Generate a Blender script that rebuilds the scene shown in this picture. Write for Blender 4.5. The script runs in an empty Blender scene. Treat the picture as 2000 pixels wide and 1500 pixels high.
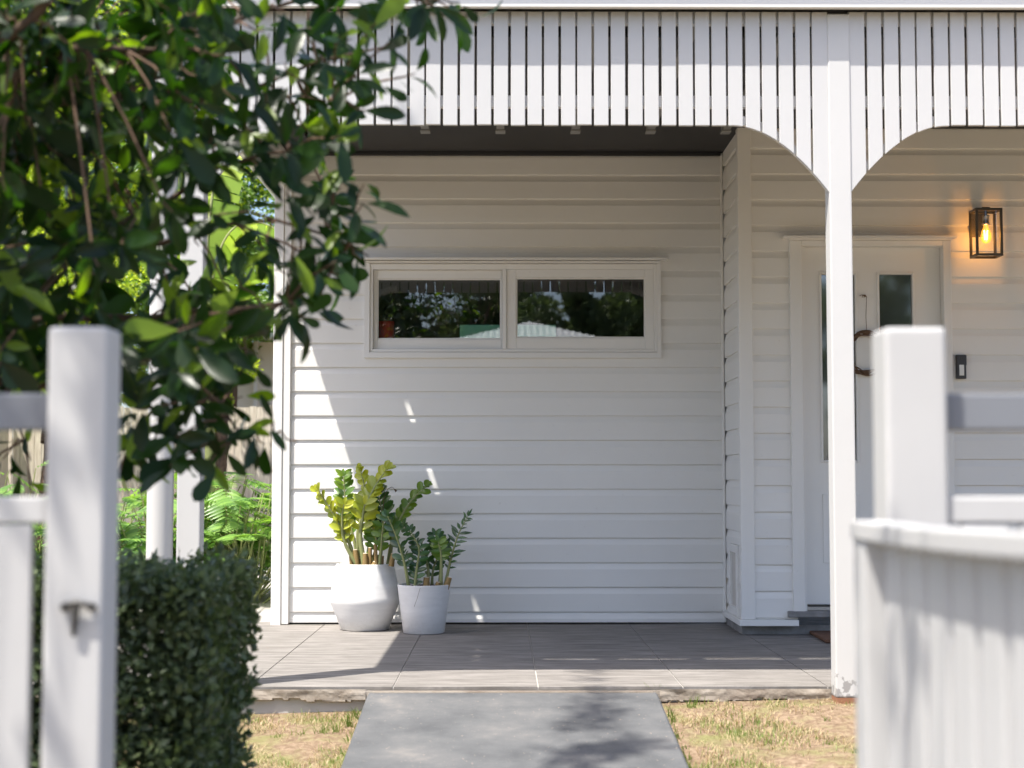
import bpy, bmesh, math, random
import numpy as np
from mathutils import Vector, Matrix
random.seed(7); rng = np.random.default_rng(7)
SC = bpy.context.scene

# ------------------------------------------------------------ camera, sky, sun, exposure
CAM = Vector((0, 0, 0.857)); FPX = 2988.0
PITCH = math.atan(186 / FPX); YAW = math.atan(19 / FPX)          # tilted up, turned a touch right
cam_d = bpy.data.cameras.new("camera"); cam = bpy.data.objects.new("camera", cam_d)
SC.collection.objects.link(cam); SC.camera = cam
cam.location = CAM; cam.rotation_euler = (math.pi / 2 + PITCH, 0, -YAW)
cam_d.sensor_width = 36; cam_d.lens = FPX / 2000 * 36
cam_d.clip_start = 0.05; cam_d.clip_end = 2000
cam_d.dof.use_dof = True; cam_d.dof.focus_distance = 8.0; cam_d.dof.aperture_fstop = 2.9
cam_d.dof.aperture_blades = 9

SUN = Vector((0.34, 0.29, -1.0)).normalized()                     # the way the light travels
el = math.asin(-SUN.z); az = math.atan2(-SUN.x, -SUN.y)
W = bpy.data.worlds.new("World"); SC.world = W; W.use_nodes = True
nt = W.node_tree; bg = nt.nodes["Background"]
sky = nt.nodes.new("ShaderNodeTexSky"); sky.sky_type = 'NISHITA'; sky.sun_disc = False
sky.sun_elevation = el; sky.sun_rotation = az; sky.air_density = .75; sky.dust_density = 2.5; sky.ozone_density = .8
nt.links.new(sky.outputs[0], bg.inputs[0]); bg.inputs[1].default_value = 0.15
sl = bpy.data.lights.new("sun", 'SUN'); sl.energy = 4.0; sl.angle = math.radians(0.5); sl.color = (1, .95, .87)
so = bpy.data.objects.new("sun", sl); SC.collection.objects.link(so)
so.rotation_euler = SUN.to_track_quat('-Z', 'Y').to_euler()
SC.view_settings.view_transform = 'Standard'; SC.view_settings.look = 'None'
SC.view_settings.exposure = 1.22; SC.view_settings.gamma = 1.0
SC.render.engine = 'CYCLES'
SC.cycles.max_bounces = 8; SC.cycles.diffuse_bounces = 5; SC.cycles.glossy_bounces = 3
SC.cycles.transparent_max_bounces = 12; SC.cycles.caustics_reflective = False; SC.cycles.caustics_refractive = False
SC.cycles.sample_clamp_indirect = 4
try:
    SC.cycles.use_denoising = True; SC.cycles.denoiser = 'OPENIMAGEDENOISE'
except Exception: pass

cp, sp, cy_, sy_ = math.cos(PITCH), math.sin(PITCH), math.cos(YAW), math.sin(YAW)
def ray(u, v):
    a, b = u - 1000, 750 - v
    up = FPX * sp + b * cp; fw = FPX * cp - b * sp
    return Vector((fw * sy_ + a * cy_, fw * cy_ - a * sy_, up))
def P(u, v, Y):                      # a photo pixel at real distance Y
    d = ray(u, v); return CAM + d * (Y / d.y)
def PZ(u, v, z):
    d = ray(u, v); return CAM + d * ((z - CAM.z) / d.z)
def X(u, v, Y): return P(u, v, Y).x
def Z(v, Y, u=1000): return P(u, v, Y).z

# ------------------------------------------------------------ materials
def mat(name, col, rough=.5, spec=.5, metal=0.0):
    m = bpy.data.materials.new(name); m.use_nodes = True
    b = m.node_tree.nodes["Principled BSDF"]
    b.inputs["Base Color"].default_value = (*col, 1); b.inputs["Roughness"].default_value = rough
    b.inputs["Specular IOR Level"].default_value = spec; b.inputs["Metallic"].default_value = metal
    return m
def N(m, t, **kw):
    n = m.node_tree.nodes.new(t)
    for k, v in kw.items():
        if k in n.inputs: n.inputs[k].default_value = v
        else: setattr(n, k, v)
    return n
def L(m, a, b): m.node_tree.links.new(a, b)
def B(m): return m.node_tree.nodes["Principled BSDF"]
def coords(m, scale=(1, 1, 1)):
    tc = N(m, "ShaderNodeTexCoord"); mp = N(m, "ShaderNodeMapping")
    mp.inputs["Scale"].default_value = scale
    g = N(m, "ShaderNodeNewGeometry"); L(m, g.outputs["Position"], mp.inputs[0]); return mp.outputs[0]
def ramp(m, src, stops):
    r = N(m, "ShaderNodeValToRGB"); e = r.color_ramp.elements
    while len(e) < len(stops): e.new(0.5)
    for i, (p, c) in enumerate(stops): e[i].position = p; e[i].color = (*c, 1)
    L(m, src, r.inputs[0]); return r.outputs[0]
def noise(m, vec, scale, detail=4, rough=.55):
    n = N(m, "ShaderNodeTexNoise", Scale=scale, Detail=detail, Roughness=rough); L(m, vec, n.inputs["Vector"]); return n.outputs[0]
def bump(m, src, strength, dist=.002):
    b = N(m, "ShaderNodeBump", Strength=strength, Distance=dist); L(m, src, b.inputs["Height"]); L(m, b.outputs[0], B(m).inputs["Normal"])
def mixc(m, fac, a, b):
    x = N(m, "ShaderNodeMix"); x.data_type = 'RGBA'
    L(m, fac, x.inputs[0])
    for i, c in ((6, a), (7, b)):
        if isinstance(c, tuple): x.inputs[i].default_value = (*c, 1)
        else: L(m, c, x.inputs[i])
    return x.outputs[2]

def paint(name, col, grain=(2, 2, 30), amt=.05, bs=.25, rough=.45, dirt=0.0):
    m = mat(name, col, rough, .4)
    f = noise(m, coords(m, grain), 14, 5, .65)
    g = noise(m, coords(m), 1.7, 4)
    lo = tuple(c * (1 - amt) for c in col)
    c1 = ramp(m, g, [(.3, lo), (.7, col)])
    if dirt:
        sp_ = noise(m, coords(m), 38, 3)
        fac = ramp(m, sp_, [(.70, (0, 0, 0)), (.80, (dirt,) * 3)])
        c1 = mixc(m, fac, c1, (.42, .38, .33))
    L(m, c1, B(m).inputs["Base Color"]); bump(m, f, bs, .0015)
    return m
M = {}
M['board'] = paint('white_weatherboard_paint', (.82, .805, .77), (1, 1, 34), .04, .28, .5, .25)
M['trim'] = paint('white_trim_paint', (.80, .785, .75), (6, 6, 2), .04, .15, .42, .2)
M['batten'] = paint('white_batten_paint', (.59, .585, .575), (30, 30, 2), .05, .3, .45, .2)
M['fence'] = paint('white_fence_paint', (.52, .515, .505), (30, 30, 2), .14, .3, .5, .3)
M['fence_grey'] = paint('grey_rail_paint', (.21, .22, .24), (2, 30, 30), .15, .2, .45)
M['door'] = paint('white_door_paint', (.78, .77, .74), (4, 4, 4), .03, .05, .35)
M['charcoal'] = paint('charcoal_ceiling_paint', (.04, .04, .042), (2, 20, 2), .3, .3, .6)
M['rafter'] = paint('grey_rafter_paint', (.30, .30, .29), (20, 2, 20), .3, .3, .6)
M['black'] = mat('black_metal', (.035, .033, .03), .4, .5)
M['bronze'] = mat('aged_bronze_metal', (.085, .075, .06), .4, .5, .6)
M['nickel'] = mat('brushed_nickel', (.35, .33, .3), .35, .5, 1)
M['rubber'] = mat('black_plastic', (.03, .03, .033), .45)
M['buttonplate'] = mat('pale_plastic', (.72, .72, .70), .35)
M['alum'] = mat('aluminium_sill', (.45, .45, .45), .35, .5, .9)
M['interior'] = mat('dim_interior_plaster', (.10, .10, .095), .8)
M['redtin'] = mat('red_enamel', (.7, .03, .02), .35)

M['soil'] = mat('dark_potting_soil', (.035, .025, .02), .95)

# ceramic pots
for k, c in (('pot_big', (.80, .79, .77)), ('pot_small', (.74, .73, .72))):
    m = mat(k, c, .38, .45)
    f = noise(m, coords(m, (1, 1, 4)), 9, 5); L(m, ramp(m, f, [(.3, tuple(x * .9 for x in c)), (.7, c)]), B(m).inputs["Base Color"])
    sx = N(m, "ShaderNodeSeparateXYZ"); L(m, coords(m), sx.inputs[0]); mr = N(m, "ShaderNodeMapRange"); mr.inputs[1].default_value = 0; mr.inputs[2].default_value = .16; mr.inputs[3].default_value = .55; mr.inputs[4].default_value = .28; L(m, sx.outputs[2], mr.inputs[0])
    lt = N(m, "ShaderNodeMath", operation='LESS_THAN'); L(m, noise(m, coords(m), 55, 4, .6), lt.inputs[0]); L(m, mr.outputs[0], lt.inputs[1]); sc_ = N(m, "ShaderNodeMath", operation='MULTIPLY'); L(m, lt.outputs[0], sc_.inputs[0]); sc_.inputs[1].default_value = .07
    old = B(m).inputs["Base Color"].links[0].from_socket; L(m, mixc(m, sc_.outputs[0], old, (.42, .36, .30)), B(m).inputs["Base Color"])
    bump(m, noise(m, coords(m, (3, 3, 30)), 30, 4), .18, .001); M[k] = m

def glass(name, fac, tint=(.75, .8, .78)):
    m = bpy.data.materials.new(name); m.use_nodes = True; nt = m.node_tree; nt.nodes.clear()
    o = N(m, "ShaderNodeOutputMaterial"); mx = N(m, "ShaderNodeMixShader"); mx.inputs[0].default_value = fac
    t = N(m, "ShaderNodeBsdfTransparent"); t.inputs[0].default_value = (*tint, 1)
    g = N(m, "ShaderNodeBsdfGlossy"); g.inputs["Roughness"].default_value = 0.0
    L(m, t.outputs[0], mx.inputs[1]); L(m, g.outputs[0], mx.inputs[2]); L(m, mx.outputs[0], o.inputs[0]); return m
M['glass'] = glass('window_glass', .105, (.82, .84, .83))
M['lampglass'] = glass('clear_lamp_glass', .06, (.97, .96, .94))
# frosted door glass: a dull grey-green sheet under a clear reflecting face
m = mat('tinted_door_glass', (.055, .07, .065), .04, .9); B(m).inputs["IOR"].default_value = 1.9; M['doorglass'] = m
m = mat('amber_bulb_glass', (1, .62, .2), .05); B(m).inputs["Transmission Weight"].default_value = 1.0
B(m).inputs["Emission Color"].default_value = (1, .45, .08, 1); B(m).inputs["Emission Strength"].default_value = 1.1; M['bulb'] = m
m = mat('glowing_filament', (1, .8, .4)); B(m).inputs["Emission Color"].default_value = (1, .66, .25, 1); B(m).inputs["Emission Strength"].default_value = 30; M['filament'] = m

# wood-look floor tiles; joints are cut in the mesh
m = mat('wood_look_porcelain_tile', (.3, .28, .26), .7, .12)
v = coords(m, (1, 7, 1)); n1 = noise(m, v, 3.2, 8, .68); v2 = coords(m, (1.5, 26, 1)); n2 = noise(m, v2, 7, 6, .7)
mx = N(m, "ShaderNodeMath", operation='ADD'); L(m, n1, mx.inputs[0]); m2 = N(m, "ShaderNodeMath", operation='MULTIPLY'); L(m, n2, m2.inputs[0]); m2.inputs[1].default_value = .55; L(m, m2.outputs[0], mx.inputs[1])
L(m, ramp(m, mx.outputs[0], [(.52, (.125, .112, .10)), (.74, (.19, .177, .163)), (.95, (.30, .28, .26))]), B(m).inputs["Base Color"])
bump(m, n2, .1, .001); M['tile'] = m
M['grout'] = mat('pale_grout', (.5, .48, .45), .9)
def concrete(name, stops, sc=6, bs=.6, spk=0.0):
    m = mat(name, (.3, .3, .3), .85, .2); v = coords(m)
    n1 = noise(m, v, sc, 8, .65); c = ramp(m, n1, stops)
    if spk:
        w = noise(m, v, 70, 3); c = mixc(m, ramp(m, w, [(.68, (0, 0, 0)), (.74, (spk,) * 3)]), c, (.45, .36, .27))
    L(m, c, B(m).inputs["Base Color"]); bump(m, noise(m, v, 90, 5, .7), bs, .002); return m
M['path'] = concrete('grey_concrete_path', [(.28, (.072, .075, .079)), (.5, (.112, .115, .118)), (.6, (.135, .135, .135)), (.78, (.23, .215, .195))], 3.0, .8, .75)
M['slab'] = concrete('crumbling_concrete_edge', [(.3, (.24, .195, .155)), (.5, (.33, .285, .235)), (.7, (.42, .375, .32))], 9, .7)
M['plinth'] = concrete('dark_render_plinth', [(.3, (.17, .165, .16)), (.7, (.33, .32, .31))], 9, .8)
M['sidepath'] = concrete('pale_side_paving', [(.3, (.28, .26, .24)), (.7, (.42, .40, .37))], 4, .4)
M['street'] = concrete('asphalt_street', [(.3, (.045, .045, .047)), (.7, (.065, .065, .065))], 10, .5)
# soil with dry thatch and green patches
m = mat('dry_lawn_soil', (.4, .28, .18), .95, .1); v = coords(m)
a = noise(m, v, 5, 8, .7); b_ = noise(m, v, 40, 6, .7)
c = ramp(m, b_, [(.3, (.125, .085, .055)), (.5, (.23, .165, .11)), (.68, (.345, .265, .185))])
c = mixc(m, ramp(m, a, [(.47, (0, 0, 0)), (.62, (.6,) * 3)]), c, (.17, .20, .06))
L(m, c, B(m).inputs["Base Color"]); bump(m, b_, 1.0, .01); M['soil_lawn'] = m

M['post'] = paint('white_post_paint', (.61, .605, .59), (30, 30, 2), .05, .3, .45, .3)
m = M['post']; sx = N(m, "ShaderNodeSeparateXYZ"); L(m, coords(m), sx.inputs[0])
mr = N(m, "ShaderNodeMapRange"); mr.inputs[1].default_value = .12; mr.inputs[2].default_value = -.04; mr.inputs[3].default_value = .25; mr.inputs[4].default_value = .62; L(m, sx.outputs[2], mr.inputs[0])
gt_ = N(m, "ShaderNodeMath", operation='LESS_THAN'); L(m, noise(m, coords(m), 22, 5, .6), gt_.inputs[0]); L(m, mr.outputs[0], gt_.inputs[1])
old = B(m).inputs["Base Color"].links[0].from_socket; L(m, mixc(m, gt_.outputs[0], old, (.33, .32, .31)), B(m).inputs["Base Color"])
m = M['board']; sx = N(m, "ShaderNodeSeparateXYZ"); L(m, coords(m), sx.inputs[0]); d1 = N(m, "ShaderNodeMath", operation='MULTIPLY_ADD'); d1.inputs[1].default_value = 1 / .1452; d1.inputs[2].default_value = -.5; L(m, sx.outputs[2], d1.inputs[0])
fl0 = N(m, "ShaderNodeMath", operation='FLOOR'); L(m, d1.outputs[0], fl0.inputs[0]); wn = N(m, "ShaderNodeTexWhiteNoise"); wn.noise_dimensions = '1D'; L(m, fl0.outputs[0], wn.inputs["W"])
old = B(m).inputs["Base Color"].links[0].from_socket; ml = N(m, "ShaderNodeMath", operation='MULTIPLY'); L(m, wn.outputs[0], ml.inputs[0]); ml.inputs[1].default_value = .10; L(m, mixc(m, ml.outputs[0], old, (.55, .52, .47)), B(m).inputs["Base Color"])
def leafmat(name, c1, c2, trans=.4, rough=.35, tcol=None, spec=.5, c3=None, pos3=.9):
    m = mat(name, c1, rough, spec); g = N(m, "ShaderNodeNewGeometry")
    stops = [(0, c1), (.8, c2)] + ([(pos3, c2), (min(pos3 + .03, 1), c3)] if c3 else [])
    c = ramp(m, g.outputs["Random Per Island"], stops)
    L(m, c, B(m).inputs["Base Color"])
    t = N(m, "ShaderNodeBsdfTranslucent"); mx = N(m, "ShaderNodeMixShader"); mx.inputs[0].default_value = trans
    tb = N(m, "ShaderNodeMix"); tb.data_type = 'RGBA'; tb.blend_type = 'MULTIPLY'; tb.inputs[0].default_value = 1
    L(m, c, tb.inputs[6]); tb.inputs[7].default_value = (*(tcol or (2.6, 2.6, .9)), 1); L(m, tb.outputs[2], t.inputs[0])
    o = m.node_tree.nodes["Material Output"]
    L(m, B(m).outputs[0], mx.inputs[1]); L(m, t.outputs[0], mx.inputs[2]); L(m, mx.outputs[0], o.inputs[0]); return m
M['leaf'] = leafmat('broad_glossy_leaf', (.004, .015, .0035), (.016, .042, .006), .30, .36, (3.6, 4.2, .5), .35, (.12, .18, .015), .85)
M['hedgeleaf'] = leafmat('hedge_leaf', (.045, .07, .035), (.14, .18, .08), .25, .4, (1.6, 1.8, .9), .5)
M['bgleaf'] = leafmat('bright_garden_leaf', (.16, .26, .015), (.48, .54, .04), .45, .4, (1.8, 1.9, .8))
M['bgleaf2'] = leafmat('deep_green_leaf', (.05, .12, .02), (.15, .25, .04), .4, .4, (2, 2, .8))
M['greenblind'] = leafmat('pale_green_blind', (.35, .55, .45), (.35, .55, .45), .7, .6, (1.2, 1.2, 1.2))
M['fern'] = leafmat('split_philodendron_leaf', (.06, .15, .03), (.20, .34, .07), .35, .35, (1.8, 1.8, .8))
M['banana'] = leafmat('banana_leaf', (.13, .22, .02), (.36, .46, .05), .45, .35, (2, 2, .7))
M['zz_yellow'] = leafmat('yellow_green_succulent_leaf', (.24, .30, .02), (.42, .44, .035), .25, .3, (1.6, 1.5, .5))
M['zz_green'] = leafmat('green_succulent_leaf', (.07, .15, .02), (.16, .25, .03), .25, .3, (1.8, 1.8, .6))
M['zz_dark'] = leafmat('dark_succulent_leaf', (.022, .06, .02), (.05, .12, .03), .2, .28, (2, 2, .8))
M['stem'] = mat('pale_green_stem', (.24, .26, .10), .5)
M['stembrown'] = mat('brown_cut_stem', (.26, .17, .06), .7)
M['stemcut'] = mat('pale_cut_face', (.6, .5, .38), .8)
m = mat('grey_brown_bark', (.1, .07, .05), .85, .2); bump(m, noise(m, coords(m, (1, 1, 1)), 60, 6), .8, .004)
L(m, ramp(m, noise(m, coords(m), 25, 5), [(.3, (.05, .034, .024)), (.7, (.13, .087, .06))]), B(m).inputs["Base Color"]); M['bark'] = m
m = mat('twig_brown', (.13, .075, .045), .8); M['twig'] = m
M['grassgreen'] = leafmat('green_grass_blade', (.10, .18, .03), (.20, .28, .06), .35, .5, (1.5, 1.5, .8))
M['grassdry'] = leafmat('straw_grass_blade', (.34, .25, .13), (.52, .42, .25), .25, .6, (1.2, 1.1, .8))
m = mat('weathered_paling', (.42, .37, .3), .85, .2); v = coords(m, (14, 14, 1.2))
L(m, ramp(m, noise(m, v, 5, 6), [(.3, (.45, .39, .32)), (.7, (.70, .64, .54))]), B(m).inputs["Base Color"]); M['paling'] = m
M['cream'] = mat('cream_wall_paint', (.6, .57, .52), .8)
M['doormat'] = concrete('coir_doormat', [(.3, (.10, .05, .03)), (.7, (.2, .11, .07))], 40, 1)
m = mat('pale_corrugated_steel', (.72, .74, .74), .45, .5, .0); M['steel'] = m
M['roofsheet'] = mat('roof_sheet', (.06, .06, .06), .5)
M['ironred'] = mat('rusted_steel_foot', (.28, .13, .07), .8)

# ------------------------------------------------------------ mesh building
class MB:
    def __init__(s): s.v = []; s.f = []; s.mi = []; s.sm = []
    def add(s, vs, fs, mi=0, smooth=False):
        o = len(s.v); s.v += [tuple(v) for v in vs]
        for f in fs: s.f.append(tuple(i + o for i in f)); s.mi.append(mi); s.sm.append(smooth)
        return s
    def box(s, x0, x1, y0, y1, z0, z1, mi=0):
        vs = [(x0, y0, z0), (x1, y0, z0), (x1, y1, z0), (x0, y1, z0), (x0, y0, z1), (x1, y0, z1), (x1, y1, z1), (x0, y1, z1)]
        return s.add(vs, [(0, 3, 2, 1), (4, 5, 6, 7), (0, 1, 5, 4), (1, 2, 6, 5), (2, 3, 7, 6), (3, 0, 4, 7)], mi)
    def obox(s, origin, ax, ay, az, mi=0):           # box from a corner and three edge vectors
        o, a, b, c = map(Vector, (origin, ax, ay, az))
        vs = [o, o + a, o + a + b, o + b, o + c, o + a + c, o + a + b + c, o + b + c]
        return s.add(vs, [(0, 3, 2, 1), (4, 5, 6, 7), (0, 1, 5, 4), (1, 2, 6, 5), (2, 3, 7, 6), (3, 0, 4, 7)], mi)
    def prism(s, poly, y0, y1, mi=0):                # outline in x,z pushed along y
        n = len(poly); vs = [(x, y0, z) for x, z in poly] + [(x, y1, z) for x, z in poly]
        fs = [tuple(range(n)), tuple(range(2 * n - 1, n - 1, -1))] + [(i, i + n, (i + 1) % n + n, (i + 1) % n) for i in range(n)]
        return s.add(vs, fs, mi)
    def tube(s, pts, rad, seg=7, mi=0, cap=True):
        pts = [Vector(p) for p in pts]; n = len(pts)
        rad = rad if hasattr(rad, '__len__') else [rad] * n
        vs = []; prev = None
        for i, p in enumerate(pts):
            d = (pts[min(i + 1, n - 1)] - pts[max(i - 1, 0)])
            d = d.normalized() if d.length > 1e-9 else Vector((0, 0, 1))
            ref = prev if prev is not None and abs(prev.dot(d)) < .95 else (Vector((1, 0, 0)) if abs(d.x) < .8 else Vector((0, 1, 0)))
            a = (ref - d * ref.dot(d)).normalized(); b = d.cross(a); prev = a
            for k in range(seg):
                t = 2 * math.pi * k / seg; vs.append(p + (a * math.cos(t) + b * math.sin(t)) * rad[i])
        fs = [(i * seg + k, i * seg + (k + 1) % seg, (i + 1) * seg + (k + 1) % seg, (i + 1) * seg + k) for i in range(n - 1) for k in range(seg)]
        s.add(vs, fs, mi, True)
        if cap:
            s.add(vs[:seg], [tuple(range(seg))[::-1]], mi); s.add(vs[-seg:], [tuple(range(seg))], mi)
        return s
    def lathe(s, prof, c, seg=40, mi=0, smooth=True, facets=False):
        cx, cy = c; vs = [(cx + r * math.cos(2 * math.pi * k / seg), cy + r * math.sin(2 * math.pi * k / seg), z) for r, z in prof for k in range(seg)]
        fs = [(i * seg + k, i * seg + (k + 1) % seg, (i + 1) * seg + (k + 1) % seg, (i + 1) * seg + k) for i in range(len(prof) - 1) for k in range(seg)]
        return s.add(vs, fs, mi, smooth)
    def build(s, name, mats, parent=None, bevel=0, seg=1):
        me = bpy.data.meshes.new(name); me.from_pydata(s.v, [], s.f)
        for mm in (mats if isinstance(mats, (list, tuple)) else [mats]): me.materials.append(M[mm] if isinstance(mm, str) else mm)
        me.polygons.foreach_set("material_index", s.mi); me.polygons.foreach_set("use_smooth", s.sm); me.update()
        if not bevel and len(s.f) < 4000:
            bm = bmesh.new(); bm.from_mesh(me); bmesh.ops.recalc_face_normals(bm, faces=bm.faces); bm.to_mesh(me); bm.free()
        if bevel:
            bm = bmesh.new(); bm.from_mesh(me); bmesh.ops.recalc_face_normals(bm, faces=bm.faces)
            es = [e for e in bm.edges if len(e.link_faces) == 2 and e.calc_face_angle(0) > .6]
            bmesh.ops.bevel(bm, geom=es, offset=bevel, segments=seg, affect='EDGES', profile=.6, clamp_overlap=True)
            bm.to_mesh(me); bm.free()
        o = bpy.data.objects.new(name, me); SC.collection.objects.link(o)
        if parent: o.parent = parent; o.matrix_parent_inverse = Matrix.Translation(parent.location).inverted()
        return o
def tag(o, label=None, cat=None, group=None, kind=None):
    if label: o['label'] = label
    if cat: o['category'] = cat
    if group: o['group'] = group
    if kind: o['kind'] = kind
    return o
def thing(name, loc, label, cat, group=None):
    o = bpy.data.objects.new(name, None); o.empty_display_size = .1; SC.collection.objects.link(o); o.location = loc
    return tag(o, label, cat, group)

def leaf_template(L_=1.0, Wd=.4, kind='obovate', fold=.25, curl=.15):
    rows = [0, .22, .5, .75, .9, 1.0]
    wd = {'obovate': [.04, .42, .86, 1.0, .7, .04], 'oval': [.06, .7, 1, .8, .5, .03], 'tree': [.05, .5, .95, .95, .55, .02], 'lance': [.05, .8, 1, .6, .3, .02], 'round': [.15, .85, 1, .95, .7, .1]}[kind]
    vs = []
    for t, w in zip(rows, wd):
        zc = -curl * t * t
        for sx in (-1, 0, 1): vs.append((sx * w * Wd / 2, t, zc + abs(sx) * fold * w * Wd / 2))
    fs = [(r * 3 + c, r * 3 + c + 1, r * 3 + c + 4, r * 3 + c + 3) for r in range(5) for c in range(2)]
    return np.array(vs) * L_, np.array(fs)
def small_template(Wd=.5, fold=.3):
    vs = [(-.0, 0, 0), (-Wd / 2, .5, fold * Wd / 2), (0, .5, 0), (Wd / 2, .5, fold * Wd / 2), (0, 1, -.08)]
    return np.array(vs, float), np.array([(0, 2, 1, 1), (0, 3, 2, 2)])   # unused
def leaf_arrays(tpl, pos, dirs, nrm, size):
    vs, fs = tpl; n = len(pos)
    d = dirs / np.linalg.norm(dirs, axis=1, keepdims=True)
    x = np.cross(d, nrm); x /= np.linalg.norm(x, axis=1, keepdims=True) + 1e-9
    z = np.cross(x, d); s = size[:, None, None]
    out = pos[:, None, :] + s * (vs[None, :, 0:1] * x[:, None, :] + vs[None, :, 1:2] * d[:, None, :] + vs[None, :, 2:3] * z[:, None, :])
    F = fs[None] + (np.arange(n) * len(vs))[:, None, None]
    return out.reshape(-1, 3), F.reshape(-1, fs.shape[1])
def fast_mesh(name, V, F, mats, parent=None, mi=None, smooth=True):
    me = bpy.data.meshes.new(name); k = F.shape[1]
    me.vertices.add(len(V)); me.vertices.foreach_set("co", V.astype(np.float32).ravel())
    me.loops.add(F.size); me.loops.foreach_set("vertex_index", F.astype(np.int32).ravel())
    me.polygons.add(len(F)); me.polygons.foreach_set("loop_start", np.arange(0, F.size, k, dtype=np.int32))
    try: me.polygons.foreach_set("loop_total", np.full(len(F), k, dtype=np.int32))
    except Exception: pass
    for mm in (mats if isinstance(mats, (list, tuple)) else [mats]): me.materials.append(M[mm])
    if mi is not None: me.polygons.foreach_set("material_index", mi.astype(np.int32))
    me.polygons.foreach_set("use_smooth", np.full(len(F), smooth)); me.update(calc_edges=True); me.validate()
    o = bpy.data.objects.new(name, me); SC.collection.objects.link(o)
    if parent: o.parent = parent; o.matrix_parent_inverse = Matrix.Translation(parent.location).inverted()
    return o
def rnd_unit(n): v = rng.normal(size=(n, 3)); return v / np.linalg.norm(v, axis=1, keepdims=True)

QUADLEAF = (np.array([(0, 0, 0), (-.25, .45, .06), (0, .5, 0), (.25, .45, .06), (-.02, 1, -.1), (.02, 1, -.1)]), np.array([(0, 2, 4, 1), (0, 3, 5, 2)]))
# ------------------------------------------------------------ key planes
YW, YD, YB = 9.12, 8.47, 6.285          # long wall, door wall, batten screen
ZC = 2.822                               # ceiling
PIT = .1452

# ------------------------------------------------------------ setting: ground, path, veranda floor
def lawn_z(x, y):
    s = min(max((6.4 - y) / 4.1, 0), 1); k = min(max((9 - abs(x)) / 6, 0), 1)
    return -.083 + .027 * max(min(x, 2), -1.6) * (1 - s) - .45 * s
g = MB(); xs = [-400, -120, -40, -12, -6, -4] + [-3 + .15 * i for i in range(41)] + [4, 6, 12, 40, 120, 400]
ys = [-400, -120, -40, -20, -10, -4, 0, 2.2] + [2.35 + .15 * i for i in range(28)] + [6.45, 7, 9, 12, 20, 60, 200, 400]
vs = []
for y in ys:
    for x in xs:
        z = lawn_z(x, y) + (.012 * math.sin(x * 7.1 + y * 3.3) * math.cos(y * 6.1 - x * 2) if 2.3 < y < 6.3 and abs(x) < 3 else 0)
        if y > 6.42: z = -.16
        vs.append((x, y, z))
nx = len(xs); fs = [(j * nx + i, j * nx + i + 1, (j + 1) * nx + i + 1, (j + 1) * nx + i) for j in range(len(ys) - 1) for i in range(nx - 1)]
g.add(vs, fs, 0, True); ground = tag(g.build('ground', 'soil_lawn'), kind='structure')
# street behind the camera
tag(MB().box(-200, 200, -16, -8, -.52, -.50).build('street', 'street'), kind='structure')
tag(MB().box(-200, 200, -3.2, -1.6, -.53, -.49).build('pavement', 'sidepath'), kind='structure')
# ramped concrete path up to the veranda
pl, pr = PZ(720, 1350, -.02), PZ(1283, 1350, -.02)
pa = MB(); rows = [(6.385, -.022), (5.25, -.134), (4.0, -.262), (2.6, -.40), (1.2, -.46), (-1.6, -.47)]
NXP = 14
vs = [];
for (y, z) in rows:
    for i in range(NXP + 1):
        x = pl.x + (pr.x - pl.x) * i / NXP; vs.append((x, y, z))
for (y, z) in rows:
    for x in (pl.x, pr.x): vs.append((x + (-.012 if x < 0 else .012), y - .0, z - .09))
fs = [(j * (NXP + 1) + i, (j + 1) * (NXP + 1) + i, (j + 1) * (NXP + 1) + i + 1, j * (NXP + 1) + i + 1) for j in range(len(rows) - 1) for i in range(NXP)]
o = len(rows) * (NXP + 1)
for j in range(len(rows) - 1):
    fs.append((j * (NXP + 1), o + j * 2, o + j * 2 + 2, (j + 1) * (NXP + 1)))
    fs.append((j * (NXP + 1) + NXP, (j + 1) * (NXP + 1) + NXP, o + j * 2 + 3, o + j * 2 + 1))
pa.add([(x, y, z) for x, y, z in vs], fs)
path = pa.build('path', 'path', bevel=.008); tag(path, kind='structure')

# veranda floor: bed of grout with 600 mm tiles
vf = MB(); YE = 6.396
vf.box(-3.0, 5.2, YE + .004, 9.3, -.12, -.004, 1)
jx = PZ(1030, 1219, 0).x
for i in range(-5, 8):
    x0 = jx + .6 * i + .0025; x1 = x0 + .595
    if x1 < -2.99 or x0 > 5.1: continue
    off = 0
    y = YE
    cuts = [YE, 7.53, 8.73, 9.29]
    for a, b in zip(cuts[:-1], cuts[1:]):
        vf.box(max(x0, -2.99), min(x1, 5.15), a + (.0008 if a > YE else 0), b - .0008, -.012, 0, 0)
floor = vf.build('veranda_floor', ['tile', 'grout']); tag(floor, kind='structure')
# broken concrete edge of the slab
from mathutils import noise as NZ
def slab_edge(x0, x1):
    n = int((x1 - x0) / .006); k = 15; vs = []
    for i in range(n + 1):
        x = x0 + (x1 - x0) * i / n; h = .10 if x < 0 else .08
        lip = .048 + .012 * NZ.noise((x * 5, 3, 0)) + .008 * NZ.noise((x * 22, 7, 0))     # depth of the broken upper layer
        for r in range(k):
            t = r / (k - 1); z = -.008 - t * h
            big = NZ.noise((x * 9, z * 30, 1)) * .006 + NZ.noise((x * 30, z * 50, 5)) * .002 + NZ.noise((x * 90, z * 120, 9)) * .0008
            under = (t * h > lip)
            out = (-.014 + big) if not under else (.014 + big * 1.2)
            if t < .1: out = min(out, -.006 + big * .6)
            vs.append((x, YE + out - .001, z))
    return vs, [(i * k + j, i * k + j + 1, (i + 1) * k + j + 1, (i + 1) * k + j) for i in range(n) for j in range(k - 1)]
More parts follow.
